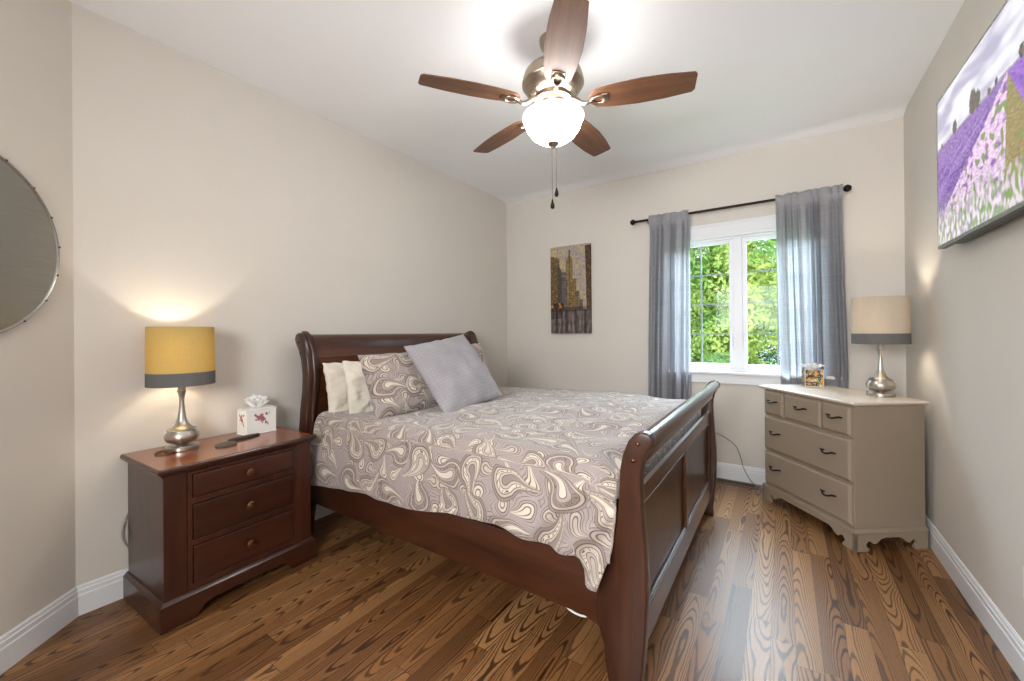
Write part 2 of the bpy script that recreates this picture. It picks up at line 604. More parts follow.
def baseboard(name, p0, p1, n):
    p0, p1, n = Vector(p0), Vector(p1), Vector(n)
    b = nb(); pr_ = base_prof()
    A = [b.verts.new(p0 + n * d + Vector((0, 0, z))) for d, z in pr_]
    B = [b.verts.new(p1 + n * d + Vector((0, 0, z))) for d, z in pr_]
    k = len(pr_)
    for i in range(k): b.faces.new((A[i], B[i], B[(i + 1) % k], A[(i + 1) % k]))
    b.faces.new(A[::-1]); b.faces.new(B)
    bmesh.ops.recalc_face_normals(b, faces=b.faces)
    return struct(name, b, M_trim)


baseboard('baseboard_left', (LX - 0.006, 0, 0), (0, 0, 0), (0, -1, 0))
baseboard('baseboard_back', (0, -0.015, 0), (0, WY + 0.015, 0), (-1, 0, 0))
baseboard('baseboard_right', (0, WY, 0), (FX, WY, 0), (0, 1, 0))
baseboard('baseboard_mirror', A0 + dM * 0.0 + Vector((0, -0.0, 0)), pE, nM)

# ---------------------------------------------------------------- window
win = thing('window_1', None, None, (0, 0, 0)); tag(win, kind='structure')
b = nb()
fx0, fx1 = 0.015, 0.10
bx(b, fx0, fx1, WY0, WY0 - 0.035, WZ0, WZ1, 0.003); bx(b, fx0, fx1, WY1 + 0.035, WY1, WZ0, WZ1, 0.003)
bx(b, fx0, fx1, WY1, WY0, WZ1 - 0.02, WZ1, 0.003); bx(b, fx0, fx1, WY1, WY0, WZ0, WZ0 + 0.02, 0.003)
bx(b, fx0 - 0.004, fx1, -2.281, -2.345, WZ0 + 0.02, WZ1 - 0.02, 0.004)
link('window_frame', b, M_vinyl, win)
for (ya, yb) in ((-1.78, -2.281), (-2.345, -2.835)):
    s = 0.032
    b = nb()
    x0, x1 = 0.028, 0.07
    z0, z1 = WZ0 + 0.02, WZ1 - 0.02
    bx(b, x0, x1, ya, ya - s, z0, z1, 0.004); bx(b, x0, x1, yb + s, yb, z0, z1, 0.004)
    bx(b, x0, x1, ya - s, yb + s, z1 - s, z1, 0.004); bx(b, x0, x1, ya - s, yb + s, z0, z0 + s + 0.006, 0.004)
    sash = link('sash', b, M_vinyl, win)
    g0, g1 = z0 + s + 0.006, z1 - s
    b = nb(); bx(b, 0.045, 0.051, ya - s, yb + s, g0, g1); link('glass_pane', b, M_glass, sash)
    b = nb(); ym = (ya + yb) / 2
    bx(b, 0.042, 0.056, ym + 0.006, ym - 0.006, g0, g1)
    for k in range(1, 4):
        z = g0 + (g1 - g0) * k / 4
        bx(b, 0.0415, 0.0565, ya - s, yb + s, z - 0.0055, z + 0.0055)
    link('muntin_grille', b, M_grille, sash)
    b = nb()
    yy = ya - 0.06 if ya > -2 else yb + 0.09
    bx(b, 0.002, 0.03, yy - 0.05, yy + 0.02, WZ0 + 0.022, WZ0 + 0.034, 0.004)
    tube(b, [(0.012, yy, WZ0 + 0.036), (0.006, yy - 0.02, WZ0 + 0.045), (0.006, yy - 0.055, WZ0 + 0.04)], 0.005)
    link('crank_handle', b, M_vinyl, sash)
    b = nb(); yl = yb + 0.012 if ya > -2 else ya - 0.012
    tube(b, smoothpath([(0.024, yl, 1.20), (0.012, yl, 1.19), (0.008, yl, 1.14), (0.010, yl - 0.006, 1.09)], 5), 0.006)
    link('sash_lock', b, M_vinyl, sash)
b = nb()
cw = 0.088
for (ya, yb) in ((WY0 + cw, WY0), (WY1, WY1 - cw)):
    bx(b, -0.018, 0, ya, yb, WZ0, WZ1, 0.003); bx(b, -0.024, -0.0, (ya if ya > -2 else yb), (ya - 0.02 if ya > -2 else yb + 0.02), WZ0, WZ1 + 0.1, 0.003)
bx(b, -0.018, 0, WY1 - cw, WY0 + cw, WZ1, WZ1 + 0.12, 0.003)
bx(b, -0.026, 0, WY1 - cw, WY0 + cw, WZ1 + 0.098, WZ1 + 0.122, 0.005)
bx(b, -0.022, 0, WY1 - 0.01, WY0 + 0.01, WZ1 - 0.004, WZ1 + 0.02, 0.004)
link('window_casing', b, M_trim, win)
b = nb(); bx(b, -0.05, 0.03, WY1 - cw - 0.02, WY0 + cw + 0.02, WZ0 - 0.028, WZ0 - 0.003, 0.006); link('window_sill', b, M_trim, win)
b = nb(); bx(b, -0.018, 0, WY1 - cw, WY0 + cw, 0.80, WZ0 - 0.028, 0.004); bx(b, -0.024, 0, WY1 - cw, WY0 + cw, 0.80, 0.815, 0.004); link('window_apron', b, M_trim, win)

# ---------------------------------------------------------------- curtain rod and curtains
RX, RZ = -0.09, 2.255
rod = thing('curtain_rod', 'dark bronze curtain rod with ball ends mounted above the window', 'curtain rod', (0, -2.24, RZ), world=True)
b = nb(); tube(b, [(RX, -1.49, RZ), (RX, -3.0, RZ)], 0.0105, 12); link('pole', b, M_dark, rod, smooth=True, angle=40)
for y, s in ((-1.478, 1), (-3.012, -1)):
    b = nb(); lathe(b, [(0.0, -0.026), (0.012, -0.023), (0.021, -0.013), (0.026, 0), (0.022, 0.012), (0.014, 0.02), (0.010, 0.03), (0.013, 0.034), (0.011, 0.04)] if s < 0 else
               [(0.011, -0.04), (0.013, -0.034), (0.010, -0.03), (0.014, -0.02), (0.022, -0.012), (0.026, 0), (0.021, 0.013), (0.012, 0.023), (0, 0.026)], 20, (RX, y, RZ), 'y')
    link('ball_finial', b, M_dark, rod, smooth=True)
for y in (-1.60, -2.955):
    b = nb(); tube(b, [(0, y, RZ), (-0.05, y, RZ), (RX, y, RZ)], 0.005)
    bx(b, -0.005, 0, y - 0.012, y + 0.012, RZ - 0.014, RZ + 0.014, 0.002)
    link('bracket', b, M_dark, rod)


def curtain(name, ya0, yb0, ya1, yb1, npl, seed, label, squeeze=False):
    """ya0..yb0 the top edge in y, ya1..yb1 the bottom edge"""
    b = nb(); uvl = b.loops.layers.uv.new('UVMap')
    NU, NV = 150, 90
    zt, zb = RZ + 0.026, 0.03
    G = []
    rnd = random.Random(seed)
    ph = [rnd.uniform(0, 6.28) for _ in range(6)]
    for j in range(NV + 1):
        v = j / NV; z = zt + (zb - zt) * v
        ya = ya0 + (ya1 - ya0) * v; yb = yb0 + (yb1 - yb0) * v
        row = []
        for i in range(NU + 1):
            s = i / NU
            t = s + 0.035 * sin(3 * s * 6.28 + ph[0]) + 0.012 * sin(v * 3 + s * 9 + ph[1])
            a = 2 * pi * npl * t
            amp = 0.024 + 0.014 * sst(0.0, 0.3, v) + 0.008 * sin(s * 11 + ph[2])
            d = amp * (sin(a) + 0.35 * sin(2.3 * a + ph[3] + v * 1.5)) + 0.010 * nz(s * 6, v * 4, seed)
            neck = exp(-((z - RZ) / 0.014) ** 2)
            top = sst(RZ - 0.10, RZ - 0.02, z)
            x = RX + d * (1 - top) - top * (0.014 + 0.007 * (1 + sin(a)))
            x = min(x, -0.03)
            if squeeze:
                q = sst(0.98, 0.80, z)
                x = x * (1 - q) + q * (-0.029 + 0.25 * (x - RX) * 0.3)
            y = ya + (yb - ya) * s + 0.006 * cos(a) + 0.006 * nz(s * 5, v * 3, seed + 9) * v
            row.append((b.verts.new((x, y, z + 0.004 * sin(a * 1.0) * (1 - sst(0, 0.03, v)))), (s * abs(yb - ya) * 1.6, z)))
        G.append(row)
    for j in range(NV):
        for i in range(NU):
            q = [G[j][i], G[j][i + 1], G[j + 1][i + 1], G[j + 1][i]]
            fc = b.faces.new([w_[0] for w_ in q])
            for lp, w_ in zip(fc.loops, q): lp[uvl].uv = w_[1]
    o = link(name, b, M_curtain, None, smooth=True)
    md = o.modifiers.new('thickness', 'SOLIDIFY'); md.thickness = 0.0012
    tag(o, label, 'curtain', 'curtains at the window')
    return o


curtain('curtain', -1.63, -1.965, -1.58, -1.955, 5, 3, 'grey sheer curtain on the left side of the window, hanging beside the city painting')
curtain('curtain', -2.583, -2.985, -2.612, -3.035, 7, 8, 'grey sheer curtain on the right side of the window, falling behind the dresser', True)

# ---------------------------------------------------------------- floor vent, cords, outlet
v = thing('floor_vent', 'brown metal floor register below the window by the baseboard', 'floor vent', (-0.09, -2.30, 0.0), 0)
b = nb(); bx(b, -0.057, 0.06, -0.155, 0.17, 0.0005, 0.006, 0.002); link('face_plate', b, M_brown, v)
b = nb()
for i in range(26):
    y = -0.125 + i * 0.0102
    for x in (-0.028, 0.004): bx(b, x, x + 0.026, y, y + 0.006, 0.0055, 0.0068)
link('slots', b, M_darkslot, v)

b = nb()
pts = smoothpath([(-0.012, -1.90, 0.36), (-0.012, -2.02, 0.40), (-0.012, -2.16, 0.37), (-0.014, -2.28, 0.30), (-0.022, -2.325, 0.20), (-0.024, -2.345, 0.12), (-0.05, -2.40, 0.03), (-0.08, -2.47, 0.006), (-0.12, -2.60, 0.006)], 8)
tube(b, pts, 0.0042, 8)
tag(link('power_cord', b, M_cord, None, smooth=True), 'thin grey cord hanging down the wall under the window to the dresser', 'cord')
b = nb()
tube(b, smoothpath([(-2.44, -1.90, 0.24), (-2.47, -1.94, 0.217), (-2.475, -1.98, 0.207), (-2.465, -2.02, 0.205), (-2.44, -2.05, 0.22)], 8), 0.004, 8)
tag(link('white_cable', b, M_wcord, None, smooth=True), 'white cable sagging under the side rail of the bed', 'cable')
b = nb()
tube(b, smoothpath([(-3.25, -0.012, 0.42), (-3.275, -0.012, 0.36), (-3.283, -0.012, 0.31), (-3.275, -0.012, 0.26), (-3.25, -0.018, 0.21)], 8), 0.0035, 8)
tag(link('lamp_cord', b, M_cord, None, smooth=True), 'grey lamp cord looping down the wall behind the nightstand', 'cord')
o_ = thing('wall_outlet', 'white power outlet plate low on the right wall', 'outlet', (-1.69, WY, 0.35))
b = nb(); bx(b, -0.036, 0.036, 0, 0.006, -0.058, 0.058, 0.003); link('cover_plate', b, M_white, o_)
for dz in (-0.026, 0.026):
    b = nb(); bx(b, -0.016, 0.016, 0.006, 0.0085, dz - 0.014, dz + 0.014, 0.001); rc = link('socket', b, M_white, o_)
    b = nb()
    for dx in (-0.006, 0.006): bx(b, dx - 0.001, dx + 0.001, 0.0085, 0.009, dz - 0.006, dz + 0.005)
    link('slot', b, M_darkslot, rc)


# ---------------------------------------------------------------- painted grids
def picture(name, w, h, nx, ny, fn, mat, parent, thick, conv):
    """flat painted panel, conv maps (u,v,depth) in metres to a point"""
    b = nb(); cl = b.loops.layers.float_color.new('Col')
    G = [[b.verts.new(conv(i / nx * w, j / ny * h, 0)) for i in range(nx + 1)] for j in range(ny + 1)]
    Cc = [[fn((i + 0.5) / nx, (j + 0.5) / ny) for i in range(nx)] for j in range(ny)]
    for j in range(ny):
        for i in range(nx):
            fc = b.faces.new((G[j][i], G[j][i + 1], G[j + 1][i + 1], G[j + 1][i]))
            c = Cc[j][i]
            for lp in fc.loops: lp[cl] = (c[0], c[1], c[2], 1)
    edge = [G[0][i] for i in range(nx)] + [G[j][nx] for j in range(ny)] + [G[ny][i] for i in range(nx, 0, -1)] + [G[j][0] for j in range(ny, 0, -1)]
    k = len(edge); inv = {}
    if thick:
        Bk = []
        per = [(i / nx * w, 0) for i in range(nx)] + [(w, j / ny * h) for j in range(ny)] + [(i / nx * w, h) for i in range(nx, 0, -1)] + [(0, j / ny * h) for j in range(ny, 0, -1)]
        for (a, c) in per: Bk.append(b.verts.new(conv(a, c, -thick)))
        def colat(a, c): return Cc[min(ny - 1, int(c / h * ny))][min(nx - 1, int(a / w * nx))]
        for q in range(k):
            fc = b.faces.new((edge[q], Bk[q], Bk[(q + 1) % k], edge[(q + 1) % k])); c = colat(*per[q])
            for lp in fc.loops: lp[cl] = (c[0] * .7, c[1] * .7, c[2] * .7, 1)
        fc = b.faces.new(Bk)
        for lp in fc.loops: lp[cl] = (0.3, 0.27, 0.22, 1)
    return link(name, b, mat, parent)


def mixc(a, b_, t): return tuple(a[i] + (b_[i] - a[i]) * t for i in range(3))


def C(*c): return tuple(lin(x) for x in c)


def city(u_, v_):
    n1 = nz(u_ * 14, v_ * 22, 1); n2 = nz(u_ * 40, v_ * 70, 2); n3 = nz(u_ * 5, v_ * 8, 3)
    sky = mixc(C(176, 165, 155), C(205, 180, 130), sst(-.1, .5, n3))
    sky = mixc(sky, C(150, 140, 132), sst(.1, .6, n1))
    c = sky
    k = 1 + 0.35 * n1
    win = (math.sin(v_ * 210) > 0.2) and (math.sin(u_ * 120) > 0)
    def bl(col, w_=1):
        d = mixc(col, C(40, 34, 30), 0.62 if win else max(0, min(1, 0.32 + n2 * 1.5)))
        return mixc(d, C(225, 190, 110), max(0, n2 - 0.15) * 1.5 * w_)
    if v_ > 0.27:
        if 0.40 < u_ < 0.57 and v_ < 0.83 + (0.10 - abs(u_ - 0.49) * 1.3): c = bl(C(158, 130, 88))
        if 0.47 < u_ < 0.51 and v_ < 0.95: c = bl(C(120, 100, 75))
        if u_ < 0.24 and v_ < 0.90 - u_ * 0.15: c = bl(C(122, 96, 60))
        if 0.18 < u_ < 0.42 and v_ < 0.80 - max(0, u_ - .2) * 0.9: c = bl(C(90, 82, 80), .3)
        if 0.30 < u_ < 0.40 and v_ < 0.70: c = bl(C(120, 115, 120), .4)
        if 0.53 < u_ < 0.66 and v_ < 0.62: c = bl(C(150, 118, 72))
        if 0.64 < u_ < 0.74 and v_ < 0.48: c = bl(C(130, 115, 90))
        if 0.74 < u_ < 0.82 and v_ < 0.38: c = bl(C(120, 100, 80))
        if u_ > 0.88 + 0.04 * (1 - v_) and v_ < 0.98: c = bl(C(95, 65, 40), .6)
        if u_ < 0.34 and v_ < 0.35: c = mixc(C(60, 45, 35), C(200, 130, 60), sst(.0, .5, n1))
    else:
        c = mixc(C(98, 84, 80), C(140, 126, 122), sst(-.4, .5, nz(u_ * 22, v_ * 9, 5)))
        refl = nz(u_ * 16, 0.4, 6)
        c = mixc(c, C(52, 42, 38), sst(0.0, 0.45, refl) * 0.8)
        if u_ < 0.3 and v_ > 0.17: c = mixc(c, C(45, 35, 30), .6)
    if 0.25 < v_ < 0.30: c = mixc(c, C(38, 30, 27), 0.6 if u_ < .9 else .3)
    k *= 1 + 0.35 * nz(u_ * 30, v_ * 34, 21)
    return tuple(max(0.004, x * k * 0.82) for x in c)


art = thing('canvas_painting', 'tall canvas painting of a brown city street hanging on the window wall', 'painting', (0, -0.808, 1.683))
picture('canvas', 0.445, 0.905, 110, 220, city, M_paint, art, 0.032, lambda a, c, d: (-0.036 - d, 0.2225 - a, c - 0.4525))
b = nb()
for (y0, y1, z0, z1) in ((-0.21, 0.21, -0.44, -0.41), (-0.21, 0.21, 0.41, 0.44), (-0.21, -0.18, -0.44, 0.44), (0.18, 0.21, -0.44, 0.44)): bx(b, -0.004, 0, y0, y1, z0, z1)
link('stretcher', b, M_brown, art)

# ---------------------------------------------------------------- television
TX0, TW, TH, TZ = -1.085, 1.23, 0.70, 1.625
TYF = WY + 0.080


def lavender(u_, v_):
    # u_ to the right on the screen, v_ up
    hz = 0.66 + 0.012 * nz(u_ * 6, 1, 1)
    if v_ > hz:
        t = (v_ - hz) / (1 - hz)
        s = nz(u_ * 4 + v_ * 3, v_ * 9 - u_ * 2, 4) + 0.5 * nz(u_ * 12 + v_ * 6, v_ * 22, 5)
        c = mixc(C(238, 238, 246), C(176, 172, 196), sst(-0.3, 0.7, s + t * 0.5 - .1))
        for (tu, tw_, th_) in ((0.19, 0.022, 0.08), (0.355, 0.030, 0.13), (0.395, 0.022, 0.10), (0.48, 0.012, 0.035), (0.53, 0.01, 0.04), (0.05, 0.01, 0.03), (0.75, 0.03, 0.10), (0.68, 0.015, .06)):
            dx = (u_ - tu) / tw_; dz = (v_ - hz - th_ * 0.5) / (th_ * 0.55)
            if dx * dx + dz * dz < 1 + 0.6 * nz(u_ * 90, v_ * 90, 7): return C(74, 72, 62) if nz(u_ * 60, v_ * 60, 2) > 0 else C(104, 96, 84)
        if v_ < hz + 0.012: c = mixc(c, C(120, 110, 130), 0.7)
        return c
    d = max(0.002, hz - v_)
    vu = 0.60
    a = (u_ - vu) / d          # ray from the vanishing point
    n1 = nz(u_ * 60, v_ * 90, 3); n2 = nz(u_ * 25, v_ * 30, 8); n3 = nz(a * 4, d * 30, 9)
    if a < -1.2:
        rows = 0.5 + 0.5 * sin(a * 5.5)
        c = mixc(C(92, 56, 146), C(180, 142, 214), max(0, 0.40 * rows + 0.6 * (0.45 + 1.3 * n1)))
        c = mixc(c, C(60, 40, 110), max(0, -n3) * 0.9)
    elif a < -0.05:
        c = mixc(C(206, 166, 214), C(246, 226, 240), 0.5 + n1)
        c = mixc(c, C(140, 84, 170), sst(0.05, 0.5, n2))
        c = mixc(c, C(120, 150, 84), sst(0.1, 0.45, nz(u_ * 40, v_ * 18, 11)))
    elif a < 0.42:
        c = mixc(C(126, 112, 68), C(172, 152, 100), 0.5 + n1)
        c = mixc(c, C(110, 140, 60), sst(0.1, 0.5, n2) * 0.7)
    else:
        rows = 0.5 + 0.5 * sin(a * 6)
        c = mixc(C(110, 60, 170), C(176, 128, 220), 0.5 * rows + 0.5 * (0.5 + n1))
    lowk = sst(0.36, 0.05, v_ + 0.06 * n2)
    g = mixc(C(126, 164, 84), C(240, 224, 240), sst(-0.25, 0.3, nz(u_ * 55, v_ * 20, 12)))
    g = mixc(g, C(170, 120, 200), sst(0.15, 0.5, nz(u_ * 45, v_ * 16, 14)) * 0.7)
    if -2.0 < a < 0.0 or v_ < 0.22: c = mixc(c, g, lowk * 0.85)
    return c


tv = thing('television', 'flat screen television on the right wall showing a purple lavender field', 'television', (TX0 - TW / 2, WY, TZ + TH / 2), 0, world=True)
# tilt a little: front is flat, panel 0.03 thick
b = nb()
bx(b, TX0, TX0 - TW, TYF - 0.028, TYF - 0.004, TZ, TZ + TH, 0.004)
link('cabinet', b, M_black, tv)
picture('screen', TW - 0.016, TH - 0.022, 300, 190, lavender, M_screen, tv, 0, lambda a, c, d: (TX0 - 0.008 - a, TYF - 0.0005, TZ + 0.014 + c))
b = nb()
for (x0, x1, z0, z1) in ((TX0, TX0 - 0.008, TZ, TZ + TH), (TX0 - TW + 0.008, TX0 - TW, TZ, TZ + TH), (TX0, TX0 - TW, TZ, TZ + 0.014), (TX0, TX0 - TW, TZ + TH - 0.008, TZ + TH)):
    bx(b, x0, x1, TYF - 0.006, TYF + 0.001, z0, z1, 0.001)
link('bezel', b, M_silver, tv)
b = nb(); bx(b, TX0 - 0.10, TX0 - TW + 0.10, TYF - 0.062, TYF - 0.028, TZ + 0.003, TZ + 0.40, 0.008); link('rear_housing', b, M_black, tv)
b = nb(); bx(b, TX0 - 0.42, TX0 - TW + 0.42, WY, TYF - 0.062, TZ + 0.12, TZ + 0.5, 0.003); link('wall_mount', b, M_dark, tv)

# ---------------------------------------------------------------- round mirror
mc = Vector((LX, 0, 0)) + dM * 0.437 + Vector((0, 0, 1.590))
mir = thing('round_mirror', 'large round wall mirror with thin beaded silver rim at the left edge', 'mirror', tuple(mc), 0)
mir.rotation_euler = (0, 0, math.atan2(nM.y, nM.x))     # local x is the wall normal
MR = 0.353
b = nb(); lathe(b, [(0, 0.006), (MR - 0.012, 0.006), (MR - 0.012, 0.014), (0, 0.014)][:2] + [(MR - 0.012, 0.016), (0, 0.016)], 96, (0, 0, 0), 'x'); link('mirror_glass', b, M_mirror, mir)
b = nb(); lathe(b, [(MR - 0.014, 0.0), (MR, 0.0), (MR, 0.018), (MR - 0.004, 0.021), (MR - 0.010, 0.019), (MR - 0.012, 0.0165)], 96, (0, 0, 0), 'x'); link('rim', b, M_silver, mir, smooth=True, angle=40)
for i in range(18):
    a = 2 * pi * i / 18 + 0.1
    b = nb(); lathe(b, [(0, 0.025), (0.003, 0.024), (0.004, 0.021), (0.004, 0.016), (0.003, 0.012)], 10, (0, 0, 0), 'x')
    bmesh.ops.translate(b, verts=b.verts, vec=(0, (MR - 0.003) * cos(a), (MR - 0.003) * sin(a)))
    link('bead', b, M_dark, mir, smooth=True)

# ---------------------------------------------------------------- nightstand
NW, ND, NH = 0.687, 0.452, 0.685
nst = thing('nightstand', 'dark cherry nightstand with three drawers beside the bed', 'nightstand', (-3.268, -0.472, 0), 0.033)
b = nb()
bx(b, 0.018, NW - 0.018, 0.018, ND - 0.004, 0.05, NH - 0.03, 0.003)
link('case', b, M_night, nst)
# canted corner stiles flanking the drawers
for (x0, x1) in ((0.016, 0.10), (NW - 0.10, NW - 0.016)):
    b = nb(); bx(b, x0, x1, 0.012, 0.03, 0.11, NH - 0.03, 0.003); link('corner_stile', b, M_night, nst)


def slab(b, x0, x1, y0, y1, z0, prof, bev=0.0):
    """stack of rectangles: prof = [(overhang, dz), ...]"""
    rings = []
    for (o, dz) in prof:
        rings.append([b.verts.new(p) for p in ((x0 - o, y0 - o, z0 + dz), (x1 + o, y0 - o, z0 + dz), (x1 + o, y1, z0 + dz), (x0 - o, y1, z0 + dz))])
    fs = []
    for a, c in zip(rings, rings[1:]):
        for i in range(4): fs.append(b.faces.new((a[i], a[(i + 1) % 4], c[(i + 1) % 4], c[i])))
    fs.append(b.faces.new(rings[0])); fs.append(b.faces.new(rings[-1]))
    bmesh.ops.recalc_face_normals(b, faces=fs)


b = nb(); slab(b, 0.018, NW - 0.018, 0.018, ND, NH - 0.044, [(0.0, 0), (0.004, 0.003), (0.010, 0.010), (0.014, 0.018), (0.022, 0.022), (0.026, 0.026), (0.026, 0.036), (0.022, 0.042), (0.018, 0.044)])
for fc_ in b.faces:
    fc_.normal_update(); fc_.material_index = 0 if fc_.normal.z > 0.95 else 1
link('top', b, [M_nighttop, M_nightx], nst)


def plinth(b, W_, D_, h, t=0.016):
    # front with a curved cut-out, sides straight
    pts = [(0, 0), (0.11, 0)]
    for k in range(0, 9):
        a = k / 8; pts.append((0.115 + 0.06 * a, 0.0 + 0.048 * (0.5 - 0.5 * cos(pi * a)) if k else 0.004))
    pts += [(0.19, 0.052), (W_ - 0.19, 0.052)]
    for k in range(8, -1, -1):
        a = k / 8; pts.append((W_ - 0.115 - 0.06 * a, 0.048 * (0.5 - 0.5 * cos(pi * a)) if k else 0.004))
    pts += [(W_ - 0.11, 0), (W_, 0), (W_, h), (0, h)]
    prism(b, pts, 1, 0, t, 0.0015, 1)
    bx(b, 0, t, t, D_, 0, h, 0.0015, 1); bx(b, W_ - t, W_, t, D_, 0, h, 0.0015, 1)
    slab(b, t, W_ - t, t, D_, h, [(t, -0.002), (t, 0.006), (t - 0.006, 0.012), (t - 0.012, 0.02), (t - 0.015, 0.022)])


b = nb(); plinth(b, NW, ND, 0.100); link('plinth', b, M_nightx, nst)
dx0, dx1 = 0.118, NW - 0.118
b = nb()
zs = [(0.528, 0.632), (0.342, 0.500), (0.152, 0.316)]
for (a, c) in [(0.125, 0.152), (0.316, 0.342), (0.500, 0.528), (0.632, 0.642)]:
    bx(b, 0.100, NW - 0.100, 0.008, 0.02, a, c, 0.002)
for (a, c) in ((0.100, dx0), (dx1, NW - 0.100)): bx(b, a, c, 0.0085, 0.02, 0.125, 0.642, 0.002)
link('drawer_surround', b, M_night, nst)
for (z0, z1) in zs:
    b = nb(); bx(b, dx0 + 0.003, dx1 - 0.003, 0.004, 0.02, z0 + 0.003, z1 - 0.003, 0.003)
    bx(b, dx0 + 0.010, dx1 - 0.010, 0.0025, 0.004, z0 + 0.010, z1 - 0.010, 0.001)
    dr = link('drawer', b, M_nightx, nst)
    b = nb(); lathe(b, [(0.006, 0.0025), (0.006, -0.012), (0.014, -0.016), (0.018, -0.020), (0.018, -0.026), (0.0135, -0.029), (0.0125, -0.026), (0.008, -0.025), (0.004, -0.028), (0, -0.029)], 24, ((dx0 + dx1) / 2, 0, (z0 + z1) / 2), 'y')
    link('knob', b, M_copper, dr, smooth=True, angle=50)


# ---------------------------------------------------------------- table lamps
def make_lamp(label, loc, shade_mat, watt, colr, rz):
    t = thing('table_lamp', label, 'lamp', loc, rz, 'pair of brushed nickel table lamps')
    b = nb(); lathe(b, [(0, 0), (0.064, 0), (0.067, 0.003), (0.067, 0.018), (0.063, 0.022), (0.03, 0.023), (0, 0.023)], 48); link('foot', b, M_nickel, t, smooth=True, angle=40)
    b = nb(); lathe(b, [(0.022, 0.0225), (0.024, 0.028), (0.045, 0.034), (0.062, 0.046), (0.069, 0.062), (0.067, 0.078), (0.057, 0.092), (0.056, 0.096)], 48); link('bowl_body', b, M_nickel, t, smooth=True, angle=60)
    b = nb(); lathe(b, [(0.056, 0.095), (0.060, 0.097), (0.060, 0.101), (0.052, 0.104), (0.038, 0.112), (0.026, 0.128), (0.018, 0.150), (0.0135, 0.18), (0.0105, 0.22), (0.0105, 0.25), (0.014, 0.272), (0.019, 0.284), (0.020, 0.290), (0.012, 0.293)], 48)
    link('stem', b, M_nickel, t, smooth=True, angle=60)
    z0, z1, R0, R1 = 0.318, 0.602, 0.136, 0.133
    zb = z0 + 0.064
    b = nb(); Rb = R0 + (R1 - R0) * 0.22
    lathe_open(b, [(Rb, zb), (R1, z1), (R1 - 0.0015, z1), (Rb - 0.0015, zb)], 64); sh = link('lamp_shade', b, shade_mat, t, smooth=True, angle=40)
    b = nb(); lathe_open(b, [(R0, z0), (Rb + 0.0006, zb), (Rb - 0.0015, zb), (R0 - 0.0015, z0)], 64); bd = link('shade_band', b, M_band, sh, smooth=True, angle=40)
    b = nb()
    for k in range(3):
        a = k * 2 * pi / 3 + 0.4
        tube(b, [(0.012 * cos(a), 0.012 * sin(a), 0.44), (R1 * 0.985 * cos(a), R1 * 0.985 * sin(a), z1 - 0.012)], 0.0018, 6)
    for (rr, zz) in ((R1 - 0.002, z1 - 0.002), (R0 - 0.002, z0 + 0.002)):
        tube(b, [(rr * cos(i * 2 * pi / 48), rr * sin(i * 2 * pi / 48), zz) for i in range(48)], 0.002, 6, closed=True)
    link('shade_wire', b, M_nickel, t)
    b = nb(); lathe(b, [(0.012, 0.29), (0.016, 0.30), (0.016, 0.345), (0.012, 0.35)], 20); link('bulb_socket', b, M_nickel, t, smooth=True, angle=40)
    b = nb(); lathe(b, [(0.013, 0.35), (0.016, 0.365), (0.027, 0.39), (0.030, 0.41), (0.026, 0.43), (0.014, 0.444), (0, 0.447)], 24); link('light_bulb', b, M_bulb, t, smooth=True)
    light('lamp_glow', 'POINT', (0, 0, 0.47), watt, colr, 0.022, parent=t)
    return t


def lathe_open(b, prof, seg):
    n = len(prof); rings = [[b.verts.new((rr * cos(2 * pi * i / seg), rr * sin(2 * pi * i / seg), z)) for i in range(seg)] for rr, z in prof]
    fs = []
    for k in range(n):
        a, c = rings[k], rings[(k + 1) % n]
        for i in range(seg): fs.append(b.faces.new((a[i], a[(i + 1) % seg], c[(i + 1) % seg], c[i])))
    bmesh.ops.recalc_face_normals(b, faces=fs)


LP = Vector((-3.094, -0.160, NH))
make_lamp('brushed nickel table lamp with a shade coloured yellow for its warm bulb light standing on the cherry nightstand', tuple(LP), M_shadeY, 1.45, (1.0, 0.93, 0.82), 0.3)

# ---------------------------------------------------------------- dresser
DW, DD, DH = 0.747, 0.442, 0.838
dres = thing('dresser', 'taupe painted dresser with five drawers set across the room corner', 'dresser', (-0.306, -2.489, 0), -2.48)
b = nb(); bx(b, 0.015, DW - 0.015, 0.015, DD, 0.10, DH - 0.02, 0.002); link('case', b, M_taupe, dres)
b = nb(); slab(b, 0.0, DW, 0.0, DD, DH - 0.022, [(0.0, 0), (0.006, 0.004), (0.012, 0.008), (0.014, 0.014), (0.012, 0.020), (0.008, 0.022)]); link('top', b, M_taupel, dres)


def bracket_apron(L):
    """scroll-cut bracket base outline along a length L, height 0.10"""
    h = 0.100
    def foot():
        p = [(0, 0), (0.075, 0)]
        p += [(0.082, 0.006), (0.082, 0.014)]
        for k in range(11):
            a = radians(-120 + k * 27); p.append((0.098 + 0.017 * cos(a + pi) * -1 * -1, 0.030 + 0.017 * sin(a)))
        return p
    left = [(0, 0), (0.078, 0), (0.085, 0.008), (0.080, 0.020), (0.070, 0.028), (0.068, 0.040), (0.074, 0.052), (0.086, 0.058), (0.098, 0.054), (0.106, 0.044), (0.116, 0.040), (0.130, 0.044), (0.145, 0.056), (0.160, 0.068), (0.178, 0.074)]
    left = [(x * min(1, L / 0.42), z) for x, z in left]
    right = [(L - x, z) for x, z in left[::-1]]
    return left + right + [(L, h), (0, h)]


